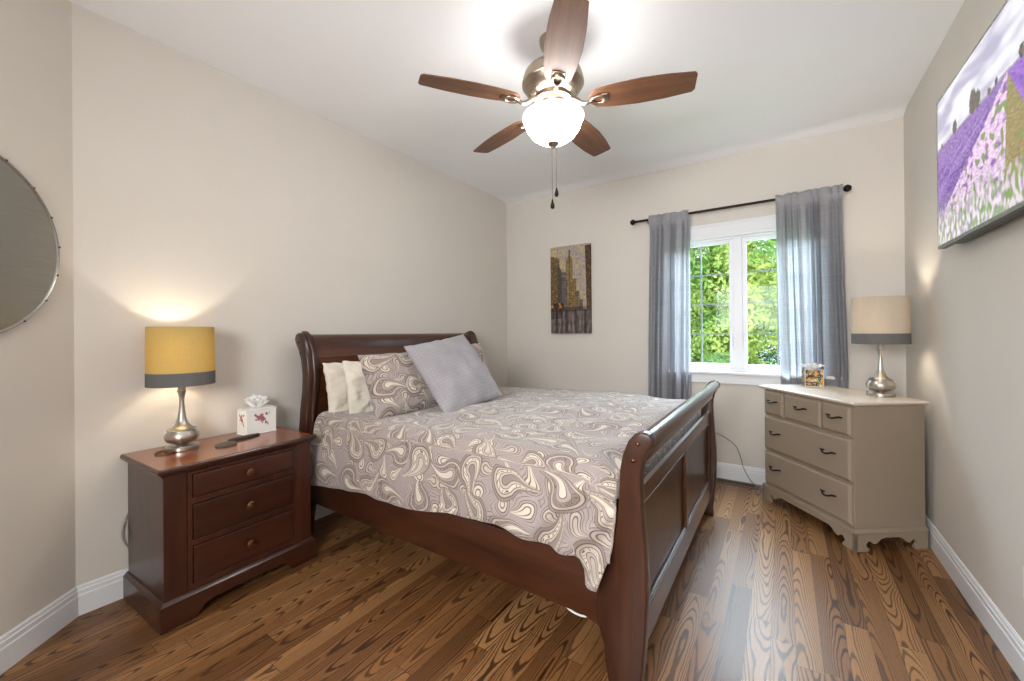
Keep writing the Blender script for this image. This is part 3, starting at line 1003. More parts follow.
b = nb()
prism(b, bracket_apron(DW), 1, 0, 0.018, 0.0015, 1)
prism(b, bracket_apron(DD), 0, 0, 0.018, 0.0015, 1); prism(b, bracket_apron(DD), 0, DW - 0.018, DW, 0.0015, 1)
slab(b, 0.015, DW - 0.015, 0.015, DD, 0.10, [(0.015, -0.001), (0.018, 0.004), (0.016, 0.010), (0.008, 0.016), (0.002, 0.02)])
link('bracket_base', b, M_taupe, dres)


def pull(b, cx, cz):
    y = -0.008
    tube(b, smoothpath([(cx - 0.050, y - 0.003, cz + 0.004), (cx - 0.034, y - 0.012, cz + 0.003), (cx - 0.018, y - 0.024, cz - 0.004), (cx, y - 0.027, cz - 0.006), (cx + 0.018, y - 0.024, cz - 0.004), (cx + 0.034, y - 0.012, cz + 0.003), (cx + 0.050, y - 0.003, cz + 0.004)], 4), 0.0052, 8)
    for s in (-1, 1):
        tube(b, [(cx + s * 0.034, 0.0, cz + 0.003), (cx + s * 0.034, y - 0.014, cz + 0.003)], 0.0045, 8)
        tube(b, smoothpath([(cx + s * 0.03, y - 0.013, cz + 0.002), (cx + s * 0.044, y - 0.010, cz + 0.006), (cx + s * 0.058, y - 0.004, cz + 0.004)], 3), lambda t: 0.0062 * (1 - t * 0.6), 8)


fw = DW - 0.03
rows = [(0.640, 0.806, [(0.0, 0.268), (0.283, 0.712), (0.727, 1.0)]), (0.385, 0.622, [(0, 1.0)]), (0.138, 0.367, [(0, 1.0)])]
for (z0, z1, cols) in rows:
    for (a, c) in cols:
        x0 = 0.015 + 0.008 + (fw - 0.016) * a; x1 = 0.015 + 0.008 + (fw - 0.016) * c
        b = nb()
        bx(b, x0, x1, 0.004, 0.020, z0, z1, 0.0)
        # raised bevelled front
        A = [b.verts.new(p) for p in ((x0, 0.004, z0), (x1, 0.004, z0), (x1, 0.004, z1), (x0, 0.004, z1))]
        e = 0.013
        B_ = [b.verts.new(p) for p in ((x0 + e, -0.006, z0 + e), (x1 - e, -0.006, z0 + e), (x1 - e, -0.006, z1 - e), (x0 + e, -0.006, z1 - e))]
        fs = [b.faces.new((A[i], A[(i + 1) % 4], B_[(i + 1) % 4], B_[i])) for i in range(4)] + [b.faces.new(B_)]
        bmesh.ops.recalc_face_normals(b, faces=b.faces)
        d_ = link('drawer', b, M_taupe, dres)
        for fr in ((0.5,) if len(cols) > 1 else (0.17, 0.80)):
            b = nb(); pull(b, x0 + (x1 - x0) * fr, (z0 + z1) / 2 + 0.012); link('drawer_pull', b, M_dark, d_, smooth=True)


def dl(x, y, z=DH):  # dresser local to world
    a = -2.48
    return Vector((-0.306 + x * cos(a) - y * sin(a), -2.489 + x * sin(a) + y * cos(a), z))


RL = dl(0.555, 0.362)
make_lamp('brushed nickel table lamp with a cream shade standing on the taupe dresser', tuple(RL), M_shadeC, 2.0, (1.0, 0.90, 0.76), 1.0)


# ---------------------------------------------------------------- tissue boxes
def tissue(b, cx, cy, z, n, w, h, seed):
    rnd = random.Random(seed)
    NU, NV = 26, 12
    for s_ in range(n):
        an = rnd.uniform(0, pi); wx = w * rnd.uniform(0.7, 1.1); hh = h * rnd.uniform(0.7, 1.1); lean = rnd.uniform(-0.6, 0.6)
        G = []
        for j in range(NV + 1):
            v_ = j / NV; row = []
            for i in range(NU + 1):
                s = i / NU * 2 - 1
                x = s * wx * (0.25 + 0.75 * v_); y = 0.014 * nz(s * 3, v_ * 3, s_ + seed) + lean * v_ * h * 0.6 + 0.006 * sin(s * 14 + s_)
                zz = hh * v_ * (1 - 0.25 * abs(s)) + 0.014 * nz(s * 4, 1, s_ + seed * 2) * v_
                row.append(b.verts.new((cx + x * cos(an) - y * sin(an), cy + x * sin(an) + y * cos(an), z + zz)))
            G.append(row)
        for j in range(NV):
            for i in range(NU): b.faces.new((G[j][i], G[j][i + 1], G[j + 1][i + 1], G[j + 1][i]))


def painted_box(bw, bd_, bh, fn, mat, name, parent, res=(60, 45, 60), r_=0.006):
    """box whose four sides carry a painted design fn(side,u,v)"""
    b = nb(); cl = b.loops.layers.float_color.new('Col')
    hx, hy = bw / 2, bd_ / 2
    sides = [((-hx, -hy), (hx, -hy)), ((hx, -hy), (hx, hy)), ((hx, hy), (-hx, hy)), ((-hx, hy), (-hx, -hy))]
    for si, (p, q) in enumerate(sides):
        nx, ny = 50, 46
        G = [[b.verts.new((p[0] + (q[0] - p[0]) * i / nx, p[1] + (q[1] - p[1]) * i / nx, bh * j / ny)) for i in range(nx + 1)] for j in range(ny + 1)]
        for j in range(ny):
            for i in range(nx):
                fc = b.faces.new((G[j][i], G[j][i + 1], G[j + 1][i + 1], G[j + 1][i]))
                c = fn(si, (i + .5) / nx, (j + .5) / ny)
                for lp in fc.loops: lp[cl] = (*c, 1)
    for z in (0, bh):
        fc = b.faces.new([b.verts.new((x, y, z)) for x, y in ((-hx, -hy), (hx, -hy), (hx, hy), (-hx, hy))])
        c = fn(4, .5, .5)
        for lp in fc.loops: lp[cl] = (*c, 1)
    bmesh.ops.remove_doubles(b, verts=b.verts, dist=1e-5)
    bmesh.ops.recalc_face_normals(b, faces=b.faces)
    return link(name, b, mat, parent)


def flowers(si, a, c):
    base = C(232, 231, 226)
    if si == 4: return base
    fl = [(0.42, 0.66, 0.10, (150, 76, 80)), (0.52, 0.60, 0.10, (126, 72, 84)), (0.48, 0.75, 0.09, (176, 84, 92)), (0.35, 0.72, 0.06, (140, 70, 84)),
          (0.28, 0.80, 0.05, (90, 92, 104)), (0.30, 0.60, 0.045, (96, 104, 90)), (0.66, 0.80, 0.05, (92, 90, 100)), (0.64, 0.45, 0.055, (110, 84, 96)), (0.70, 0.38, 0.04, (132, 70, 84)), (0.76, 0.82, 0.03, (90, 90, 80)), (0.62, 0.55, 0.03, (110, 120, 96)), (0.50, 0.46, 0.035, (170, 110, 100))]
    sh_ = 0.0 if si in (0, 2) else -0.03
    for (x, y, r_, k) in fl:
        d = math.hypot((a - x - sh_) * 1.15, (c - y)) / r_
        if d < 1 + 0.5 * nz(a * 30, c * 30, si):
            return mixc(C(*k), C(220, 180, 180), 0.5 * max(0, nz(a * 60, c * 60, 3) + 0.3))
    return base


tb = thing('tissue_box_cover', 'white porcelain tissue box cover with painted roses on the nightstand', 'tissue box', (-2.728, -0.112, NH), 0.05)
painted_box(0.158, 0.108, 0.136, flowers, M_porc, 'box', tb)
b = nb()
bx(b, -0.083, 0.083, -0.058, 0.058, 0, 0.007, 0.003); link('base_rim', b, M_white, tb)
b = nb()
for k, (o, z0, z1) in enumerate(((0.003, 0.132, 0.140), (-0.004, 0.140, 0.145))): bx(b, -0.079 - o, 0.079 + o, -0.054 - o, 0.054 + o, z0, z1, 0.003)
link('lid', b, M_white, tb)
b = nb(); tissue(b, 0, 0, 0.143, 9, 0.062, 0.066, 5); link('tissue', b, M_tissue, tb, smooth=True)


def modern(si, a, c):
    if si == 4: return C(225, 225, 220)
    if a < 0.05 or a > 0.95 or c < 0.04 or c > .97: return C(200, 205, 195)
    n_ = nz(a * 4 + 9 * si, c * 4, 1); m_ = nz(a * 6, c * 6 + 4 * si, 7)
    sw = sin((a + c * 0.7 + n_ * 0.7) * 11)
    if m_ > 0.22: return C(214, 150, 84)
    if sw > 0.45: return C(78, 36, 74)
    if sw > 0.05: return C(190, 196, 98)
    if sw > -0.3: return C(128, 140, 70)
    if n_ > 0.1: return C(212, 206, 150)
    return C(66, 40, 60)


tc = dl(0.085, 0.325)
tb2 = thing('tissue_box', 'small cube tissue box with yellow and purple swirls on the dresser', 'tissue box', tuple(tc), -2.48 + 1.05)
painted_box(0.112, 0.112, 0.122, modern, M_print, 'carton', tb2)
b = nb(); tissue(b, 0, 0, 0.118, 6, 0.085, 0.045, 9); link('tissue', b, M_tissue, tb2, smooth=True)

# discs on the nightstand
b = nb(); lathe(b, [(0, 0), (0.045, 0), (0.0475, 0.003), (0.046, 0.008), (0.04, 0.010), (0, 0.010)], 40)
o1 = link('coaster', b, M_slate, None, smooth=True, angle=50); o1.location = (-2.945, -0.268, NH); o1.scale = (1, 0.9, 1)
tag(o1, 'round grey slate coaster nearest the front edge of the nightstand', 'coaster')
t = thing('remote_control', 'long dark rounded remote lying flat in front of the porcelain tissue box', 'remote', (-2.835, -0.200, NH), 0.16)
b = nb(); N_ = 28
pl = [(0.080 * cos(a) * (1 if cos(a) < 0 else 1.1), 0.030 * sin(a) * (1 - 0.25 * cos(a))) for a in [2 * pi * i / N_ for i in range(N_)]]
prism(b, pl, 2, 0, 0.010, 0.003, 2); link('body', b, M_slatedark, t, smooth=True, angle=40)
b = nb()
for i in range(4): lathe(b, [(0.005, 0.0095), (0.005, 0.0115), (0, 0.0118)], 12, (-0.04 + i * 0.022, 0, 0))
link('button', b, M_slate, t)
b = nb(); tube(b, smoothpath([(-3.14, -0.12, NH + 0.004), (-3.19, -0.15, NH + 0.004), (-3.20, -0.19, NH + 0.004), (-3.16, -0.215, NH + 0.004), (-3.10, -0.205, NH + 0.004)], 6), 0.003, 8)
tag(link('cord_loop', b, M_copper, None, smooth=True), 'short brown loop of lamp cord lying on the nightstand top', 'cord')

# ---------------------------------------------------------------- ceiling fan
FC = Vector((-2.0037, -1.660, H)); ZB = 2.403 - H
fan = thing('ceiling_fan', 'ceiling fan with five walnut blades and a lit frosted bowl', 'ceiling fan', tuple(FC), 0)
b = nb(); lathe(b, [(0.066, 0), (0.066, -0.02), (0.058, -0.045), (0.035, -0.062), (0.02, -0.066)], 40); link('canopy', b, M_fanmetal, fan, smooth=True, angle=50)
b = nb(); tube(b, [(0, 0, -0.06), (0, 0, -0.14)], 0.013, 16); link('downrod', b, M_fanmetal, fan, smooth=True, angle=50)
b = nb(); lathe(b, [(0.03, -0.125), (0.075, -0.135), (0.12, -0.155), (0.145, -0.18), (0.152, -0.205), (0.152, -0.222), (0.157, -0.226), (0.157, -0.236), (0.150, -0.240), (0.140, -0.262), (0.115, -0.288), (0.085, -0.300), (0.05, -0.303)], 64); mot = link('motor_housing', b, M_fanmetal, fan, smooth=True, angle=35)
b = nb()
for k in range(15):
    a = 2 * pi * k / 15
    bx(b, 0.118, 0.124, -0.014, 0.014, -0.286, -0.270, 0.001)
    vs = list(b.verts)[-24:]
    bmesh.ops.rotate(b, verts=vs, cent=(0, 0, 0), matrix=Matrix.Rotation(a, 3, 'Z'))
link('vent_slots', b, M_darkslot, mot)
b = nb(); lathe(b, [(0.09, -0.298), (0.095, -0.305), (0.095, -0.318), (0.068, -0.325), (0.062, -0.335), (0.062, -0.372), (0.075, -0.380), (0.075, -0.386), (0.02, -0.388)], 48); link('switch_housing', b, M_fanmetal, fan, smooth=True, angle=40)
# bowl
gp = [(0.150, -0.392), (0.154, -0.398), (0.154, -0.410), (0.148, -0.420), (0.144, -0.432), (0.134, -0.460), (0.112, -0.490), (0.080, -0.514), (0.045, -0.528), (0.012, -0.533), (0.0, -0.533)]
b = nb(); lathe(b, [(0, -0.390)] + gp, 64); link('glass_bowl', b, M_globe, fan, smooth=True, angle=80)
b = nb(); lathe(b, [(0.028, -0.527), (0.030, -0.533), (0.024, -0.541), (0.012, -0.546), (0.008, -0.556), (0, -0.558)], 24); link('finial', b, M_fanmetal, fan, smooth=True, angle=50)
for (px, py, zl) in ((0.012, -0.010, -0.765), (-0.004, 0.006, -0.828)):
    b = nb(); tube(b, [(px, py, -0.54), (px, py, zl)], 0.0016, 6)
    for q in range(0): pass
    pc = link('pull_chain', b, M_silver, fan)
    b = nb(); lathe(b, [(0, 0.012), (0.004, 0.010), (0.0045, 0.0), (0.010, -0.018), (0.011, -0.026), (0.007, -0.036), (0, -0.039)], 16, (px, py, zl)); link('chain_fob', b, M_dark, pc, smooth=True)
TH0 = 2.5067
blade_w = [(0.0, 0.052), (0.06, 0.060), (0.25, 0.073), (0.5, 0.080), (0.75, 0.075), (1.0, 0.060)]
for k in range(5):
    a = TH0 + k * 2 * pi / 5 - (radians(2) if k == 1 else 0)
    R_ = Matrix.Rotation(a, 4, 'Z') @ Matrix.Translation((0, 0, ZB)) @ Matrix.Rotation(radians(-11), 4, 'X')
    r0, r1 = 0.185, 0.662
    b = nb(); pts = []
    n_ = 14
    up_ = []
    for i in range(n_ + 1):
        s = i / n_; x = r0 + (r1 - r0) * s; w_ = lerp_tab(blade_w, s)
        if s < 0.07: w_ *= 0.55 + 0.45 * (s / 0.07)
        up_.append((x, w_))
    poly = up_ + [(r1 + 0.010, 0.045), (r1 + 0.010, -0.045)] + [(x, -w_) for x, w_ in up_[::-1]]
    prism(b, poly, 2, -0.003, 0.003, 0.0012, 1)
    bl_ = link('blade', b, M_blade, fan, smooth=True, angle=40)
    bl_.matrix_local = R_
    # open loop bracket under the blade
    b = nb()
    loop = [(0.185, 0, 0), (0.20, 0.018, 0), (0.222, 0.026, 0), (0.245, 0.024, 0), (0.257, 0.012, 0), (0.259, 0, 0), (0.257, -0.012, 0), (0.245, -0.024, 0), (0.222, -0.026, 0), (0.20, -0.018, 0)]
    lp_ = [Vector((x, y, -0.013)) for x, y, z in loop]
    tube(b, lp_, 0.0075, 8, closed=True)
    bx(b, 0.240, 0.275, -0.03, 0.03, -0.010, -0.003, 0.003)
    tube(b, smoothpath([(0.19, 0, -0.014), (0.165, 0, -0.020), (0.14, 0, -0.010), (0.115, 0, 0.010), (0.08, 0, 0.022)], 5), lambda t: 0.009 + 0.004 * t, 10)
    bmesh.ops.transform(b, matrix=Matrix.Rotation(a, 4, 'Z') @ Matrix.Translation((0, 0, ZB + 0.002)) @ Matrix.Rotation(radians(-6), 4, 'X'), verts=b.verts)
    link('blade_bracket', b, M_fanmetal, fan, smooth=True, angle=50)

# ---------------------------------------------------------------- sleigh bed
X0, X1 = -2.50, -0.78
bed = thing('sleigh_bed', 'dark cherry sleigh bed with curved headboard and open top footboard', 'bed', ((X0 + X1) / 2, -1.2, 0), 0, world=True)
# footboard posts, side outline in (y, z)
inner = [(-2.118, 0.0), (-2.112, 0.037), (-2.100, 0.10), (-2.097, 0.158), (-2.080, 0.21), (-2.068, 0.24), (-2.072, 0.30), (-2.085, 0.38), (-2.105, 0.45), (-2.130, 0.52), (-2.147, 0.60), (-2.155, 0.68), (-2.160, 0.775), (-2.171, 0.831), (-2.190, 0.878), (-2.212, 0.903), (-2.236, 0.912)]
outer = [(-2.258, 0.905), (-2.270, 0.888), (-2.268, 0.868), (-2.252, 0.848), (-2.238, 0.820), (-2.231, 0.78), (-2.228, 0.74), (-2.233, 0.62), (-2.243, 0.488), (-2.246, 0.371), (-2.241, 0.247), (-2.230, 0.12), (-2.222, 0.06), (-2.226, 0.0)]
pf = inner + outer
for (xa, xb) in ((X0, X0 + 0.055), (X1 - 0.055, X1)):
    b = nb(); prism(b, pf, 0, xa, xb, 0.006, 3); po = link('footboard_post', b, M_cherry, bed, smooth=True, angle=35)
    if xa == X0:
        for (y, z) in ((-2.222, 0.872), (-2.207, 0.815)):
            b = nb(); lathe(b, [(0.0075, 0.001), (0.0075, -0.003), (0.004, -0.006), (0, -0.007)], 14, (xa, y, z), 'x'); link('bolt_cap', b, M_copper, po, smooth=True)
b = nb()
crest = [(-2.240 + 0.029 * cos(radians(t)), 0.878 + 0.029 * sin(radians(t))) for t in range(-20, 241, 18)]
crest = [(-2.210, 0.796), (-2.200, 0.815), (-2.203, 0.85)] + crest[1:] + [(-2.242, 0.845), (-2.232, 0.815), (-2.230, 0.796)]
prism(b, crest, 0, X0 + 0.05, X1 - 0.05, 0.0); link('footboard_crest_rail', b, M_cherryx, bed, smooth=True, angle=50)
b = nb()
bx(b, X0 + 0.05, X1 - 0.05, -2.212, -2.192, 0.64, 0.703, 0.003)
bx(b, X0 + 0.05, X1 - 0.05, -2.215, -2.175, 0.135, 0.25, 0.004)
bx(b, X0 + 0.05, X0 + 0.09, -2.215, -2.185, 0.25, 0.64, 0.003); bx(b, X1 - 0.09, X1 - 0.05, -2.215, -2.185, 0.25, 0.64, 0.003)
bx(b, -1.665, -1.615, -2.215, -2.185, 0.25, 0.64, 0.003)
link('footboard_frame', b, M_cherryx, bed)
for (xa, xb) in ((X0 + 0.09, -1.665), (-1.615, X1 - 0.09)):
    b = nb(); bx(b, xa - 0.004, xb + 0.004, -2.200, -2.190, 0.246, 0.644); pn = link('footboard_panel', b, M_cherry, bed)
    b = nb()
    for (x0_, x1_, z0_, z1_) in ((xa, xb, 0.250, 0.264), (xa, xb, 0.626, 0.640), (xa, xa + 0.014, 0.264, 0.626), (xb - 0.014, xb, 0.264, 0.626)):
        bx(b, x0_, x1_, -2.2125, -2.199, z0_, z1_, 0.004)
    link('panel_moulding', b, M_cherryx, pn)
# headboard
hback = [(-0.085, 0.0), (-0.085, 0.25), (-0.105, 0.45), (-0.132, 0.66), (-0.150, 0.787), (-0.172, 0.90), (-0.178, 1.0), (-0.165, 1.08), (-0.140, 1.14), (-0.105, 1.185), (-0.095, 1.215), (-0.105, 1.243), (-0.130, 1.255)]
hfront = [(-0.160, 1.250), (-0.182, 1.235), (-0.200, 1.20), (-0.222, 1.14), (-0.240, 1.07), (-0.248, 1.0), (-0.242, 0.90), (-0.228, 0.787), (-0.215, 0.66), (-0.212, 0.45), (-0.222, 0.25), (-0.19, 0.12), (-0.17, 0.0)]
for (xa, xb) in ((X0, X0 + 0.075), (X1 - 0.10, X1 - 0.03)):
    b = nb(); prism(b, hback + hfront, 0, xa, xb, 0.010, 3)
    hp = link('headboard_post', b, M_cherry, bed, smooth=True, angle=35)
    b = nb()
    fr_ = [(y - 0.004, z) for y, z in hfront]
    tube(b, [(xa + 0.040, y + 0.004, z) for y, z in [(-0.135, 1.252)] + fr_[:-1]], 0.015, 10, sx=1.2)
    link('post_moulding', b, M_cherry, hp, smooth=True)
    if xa == X0:
        for (y, z) in ((-0.142, 1.195), (-0.165, 1.13)):
            b = nb(); lathe(b, [(0.0065, 0.001), (0.0065, -0.003), (0.003, -0.005), (0, -0.006)], 12, (xa, y, z), 'x'); link('bolt_cap', b, M_darkslot, hp, smooth=True)
hx0, hx1 = X0 + 0.07, X1 - 0.09
b = nb()
prof = [(-0.128, 1.244), (-0.150, 1.240), (-0.170, 1.226), (-0.180, 1.208), (-0.182, 1.185), (-0.184, 1.165), (-0.190, 1.14), (-0.200, 1.115), (-0.206, 1.10), (-0.180, 1.09), (-0.150, 1.13), (-0.118, 1.18), (-0.102, 1.21), (-0.108, 1.235)]
prism(b, prof, 0, hx0, hx1); link('headboard_crest_rail', b, M_cherryx, bed, smooth=True, angle=50)
b = nb()
bx(b, hx0, hx1, -0.225, -0.185, 1.040, 1.105, 0.006)
bx(b, hx0, hx0 + 0.075, -0.222, -0.180, 0.30, 1.040, 0.005); bx(b, hx1 - 0.075, hx1, -0.222, -0.180, 0.30, 1.040, 0.005)
bx(b, hx0 + 0.075, hx1 - 0.075, -0.222, -0.180, 0.30, 0.45, 0.005)
link('headboard_frame', b, M_cherryx, bed)
b = nb(); bx(b, hx0 + 0.07, hx1 - 0.07, -0.200, -0.186, 0.445, 1.045); pn = link('headboard_panel', b, M_cherryx, bed)
b = nb()
for (x0_, x1_, z0_, z1_) in ((hx0 + 0.075, hx1 - 0.075, 1.020, 1.040), (hx0 + 0.075, hx0 + 0.093, 0.45, 1.02), (hx1 - 0.093, hx1 - 0.075, 0.45, 1.02)): bx(b, x0_, x1_, -0.216, -0.199, z0_, z1_, 0.005)
for (x0_, x1_, z0_, z1_) in ((hx0 + 0.125, hx1 - 0.125, 0.99, 1.0), (hx0 + 0.125, hx0 + 0.135, 0.45, 0.99)): bx(b, x0_, x1_, -0.206, -0.199, z0_, z1_, 0.003)
link('panel_moulding', b, M_cherryx, pn)
# side rails
for (xa, xb) in ((X0 + 0.008, X0 + 0.034), (X1 - 0.034, X1 - 0.008)):
    b = nb()
    rp = [(-0.20, 0.44), (-0.20, 0.235), (-2.02, 0.225), (-2.085, 0.205), (-2.12, 0.17), (-2.14, 0.17), (-2.14, 0.44)]
    prism(b, rp, 0, xa, xb, 0.003, 2); link('side_rail', b, M_cherryx if False else wood('rail_wood', rgb(36, 18, 9), rgb(74, 39, 21), (14, 1.4, 14)) if xa < -2 else bpy.data.materials['rail_wood'], bed, smooth=True, angle=40)
b = nb()
for y in [-0.35 - 0.28 * i for i in range(7)]: bx(b, X0 + 0.034, X1 - 0.034, y - 0.045, y + 0.045, 0.30, 0.318, 0.002)
link('slats', b, M_night, bed)

# mattress
b = nb(); bx(b, X0 + 0.06, X1 - 0.06, -2.10, -0.27, 0.3185, 0.735, 0.05, 4); tag(link('mattress', b, M_sheet, None, smooth=True, angle=60), 'white mattress beneath the paisley comforter', 'mattress')

# ---------------------------------------------------------------- comforter
hem = [(-2.16, 0.52), (-2.13, 0.46), (-2.10, 0.375), (-2.055, 0.375), (-2.03, 0.41), (-2.005, 0.452), (-1.95, 0.452), (-1.84, 0.449), (-1.74, 0.460), (-1.64, 0.466), (-1.5, 0.452), (-1.376, 0.446), (-1.25, 0.420), (-1.126, 0.403), (-0.95, 0.402), (-0.808, 0.408), (-0.6, 0.388), (-0.325, 0.358), (-0.2, 0.352)]


def comforter():
    b = nb(); uvl = b.loops.layers.uv.new('UVMap')
    y0, y1 = -0.285, -2.136
    NV = 200
    NS, NT, NF = 60, 110, 30
    G = []
    for j in range(NV + 1):
        v_ = j / NV; y = y0 + (y1 - y0) * v_
        hz = lerp_tab(hem, y)
        ztop = 0.775 + 0.012 * sin(y * 3.0) * 0.5 - 0.035 * sst(-2.05, -2.14, y)
        row = []
        foot = sst(-1.55, -2.12, y)           # how close to the foot corner
        rr = 0.065
        xe = -2.468
        for i in range(NS + 1):               # hanging side, hem first
            s = i / NS
            z = hz + (ztop - rr - hz) * s
            drop = (ztop - z)
            x = xe - 0.012 - 0.045 * sst(0.0, 0.30, drop) - 0.022 * foot * sst(0.05, 0.3, drop)
            fold = 0.016 * sst(0.02, 0.3, drop) * nz(y * 3.2, z * 1.3, 2.0) + 0.010 * sst(0, .2, drop) * nz(y * 9, z * 3.5, 4.0)
            dg = (y + 0.95 * z)
            fold += 0.022 * foot * sin(dg * 34 + 1.2 * nz(y * 4, z * 4, 7)) * sst(0.03, 0.15, drop)
            x += fold * 1.2
            if s < 0.06: x += 0.010 * (1 - s / 0.06)
            x = min(x, -2.512 if (z < 0.47 or y < -2.05) else -2.455)
            yy = y - (0.012 * nz(z * 7, 1, 3)) * foot
            row.append((x, yy, z, -drop))
        for i in range(1, 9):                 # rounded edge
            a = pi / 2 * i / 8
            row.append((xe - 0.012 + rr * (1 - cos(a)), y, ztop - rr + rr * sin(a), 0.02 * i))
        u0 = 0.16
        x_s = xe - 0.012 + rr; x_e = -0.86
        for i in range(1, NT + 1):
            s = i / NT; x = x_s + (x_e - x_s) * s
            puff = 0.018 * sin(pi * s) - 0.03 * sst(0.55, 1.0, s) * sst(-1.2, -0.4, y) * 0.4
            wr = 0.014 * nz(x * 2.4, y * 2.2, 1) + 0.008 * nz(x * 6, y * 5, 5) + 0.004 * nz(x * 14 + y * 6, y * 12, 8)
            cre = 0.010 * sin((x * 0.6 + y) * 8 + nz(x * 2, y * 2, 3) * 3) * (0.3 + 0.7 * foot) * 0.6
            row.append((x, y, ztop + puff + (wr + cre) * min(1, s * 8), u0 + (x - x_s)))
        zt = row[-1][2]; u1 = row[-1][3]
        for i in range(1, 9):
            a = pi / 2 * i / 8
            row.append((x_e + 0.06 * sin(a), y, zt - 0.06 * (1 - cos(a)), u1 + 0.012 * i))
        for i in range(1, NF + 1):
            s = i / NF; z = zt - 0.06 - 0.30 * s
            row.append((max(-0.80 + 0.02, -0.80 + 0.030 * s + 0.010 * nz(y * 5, z * 3, 6)) + 0.035 * sst(.3, 0.8, s), y, z, u1 + 0.1 + 0.3 * s))
        G.append([(b.verts.new(q[:3]), (q[3], y)) for q in row])
    last = [(q[0].co.copy(), q[1]) for q in G[-1]]
    for k in range(1, 13):                    # the foot end falls behind the footboard
        row = []
        for i, (co, uv) in enumerate(last):
            w_ = sst(NS - 2, NS + 14, i) * sst(len(last), len(last) - NF - 6, i)
            dz = 0.016 * k * w_
            row.append((b.verts.new((co.x, co.y - 0.014 * sin(min(1, k / 4) * pi / 2) * w_ - 0.0006 * k, co.z - dz)), (uv[0], uv[1] - 0.016 * k)))
        G.append(row)
    NV += 12
    n_ = len(G[0])
    for j in range(NV):
        for i in range(n_ - 1):
            q = [G[j][i], G[j + 1][i], G[j + 1][i + 1], G[j][i + 1]]
            fc = b.faces.new([w_[0] for w_ in q])
            for lp, w_ in zip(fc.loops, q): lp[uvl].uv = w_[1]
    bmesh.ops.recalc_face_normals(b, faces=b.faces)
    o = link('comforter', b, [M_paisley, M_greyback], None, smooth=True)
    md = o.modifiers.new('thickness', 'SOLIDIFY'); md.thickness = 0.008; md.offset = -1; md.material_offset = 1
    tag(o, 'taupe and cream paisley comforter spread over the bed', 'comforter')
    return o


comforter()


# ---------------------------------------------------------------- pillows
def pillow(name, w, h, t, mats, loc, rot, seed, label, group, wr=0.010, flange=0.0, bulge=0.55):
    """local: x width, y height (bottom at 0), z thickness, front is +z"""
    b = nb(); uvl = b.loops.layers.uv.new('UVMap')
    N = 56
    V_ = {}
    for side in (1, -1):
        for j in range(N + 1):
            for i in range(N + 1):
                a = i / N * 2 - 1; c = j / N * 2 - 1
                edge = (i in (0, N) or j in (0, N))
                if side == -1 and edge: V_[(-1, i, j)] = V_[(1, i, j)]; continue
                k = max(0.0, (1 - abs(a) ** 2.6) * (1 - abs(c) ** 2.6))
                zz = side * t / 2 * k ** bulge
                px = a * w / 2 * (1 - 0.055 * (1 - a * a) * 0 - 0.07 * (1 - c * c) * 0) * (1 - 0.045 * cos(c * pi / 2))
                py = c * h / 2 * (1 - 0.045 * cos(a * pi / 2))
                if not edge:
                    zz += side * wr * (nz(a * 2.2 + seed, c * 2.2, side) + 0.6 * nz(a * 5 + seed, c * 4, side + 3) + 0.3 * nz(a * 10, c * 9 + seed, side)) * min(1, k * 4)
                px += 0.006 * nz(a * 5, c * 5, seed + 2); py += 0.006 * nz(a * 5 + 4, c * 5, seed + 3)
                V_[(side, i, j)] = (b.verts.new((px, py + h / 2, zz)), (px, py))
    for side in (1, -1):
        for j in range(N):
            for i in range(N):
                q = [V_[(side, i, j)], V_[(side, i + 1, j)], V_[(side, i + 1, j + 1)], V_[(side, i, j + 1)]]
                if side < 0: q = q[::-1]
                fc = b.faces.new([w_[0] for w_ in q]); fc.material_index = 0 if side > 0 else (len(mats) - 1)
                for lp, w_ in zip(fc.loops, q): lp[uvl].uv = (w_[1][0] + seed * 0.37, w_[1][1] + seed * 0.21)
    o = link(name, b, mats, None, smooth=True)
    o.location = loc
    o.rotation_euler = rot
    tag(o, label, 'pillow', group)
    return o


def prot(lean, yaw=0.0, rollz=0.0):
    """stand the pillow up facing -Y, leaning back by `lean`, turned by yaw, rolled in its own plane"""
    return (Matrix.Rotation(yaw, 4, 'Z') @ Matrix.Rotation(pi / 2 - lean, 4, 'X') @ Matrix.Rotation(rollz, 4, 'Z')).to_euler()


GP = 'pillows at the head of the bed'
pillow('pillow', 0.60, 0.37, 0.12, [M_cream], (-2.13, -0.34, 0.700), prot(0.20, 0.02, -0.02), 1, 'cream pillow rearmost against the headboard by the nightstand', GP, 0.024)
pillow('pillow', 0.58, 0.38, 0.13, [M_cream], (-2.10, -0.50, 0.700), prot(0.26, -0.03, -0.05), 2, 'cream pillow in front of the other cream one, half behind the paisley pillow', GP, 0.028)
pillow('pillow_sham', 0.50, 0.40, 0.17, [M_paisley, M_greyback], (-2.16, -0.79, 0.770), prot(0.46, -0.16, 0.03), 3, 'paisley pillow leaning between the cream pillows and the grey cushion', GP, 0.010)
pillow('pillow_sham', 0.52, 0.42, 0.16, [M_paisley, M_greyback], (-1.61, -0.80, 0.770), prot(0.30, 0.05, -0.03), 5, 'paisley pillow half hidden behind the right side of the grey cushion', GP, 0.010)
pillow('throw_cushion', 0.54, 0.52, 0.16, [M_greygrid], (-1.865, -1.04, 0.785), prot(0.62, -0.12, 0.16), 4, 'large square grey cushion with woven grid, frontmost on the bed', GP, 0.008)


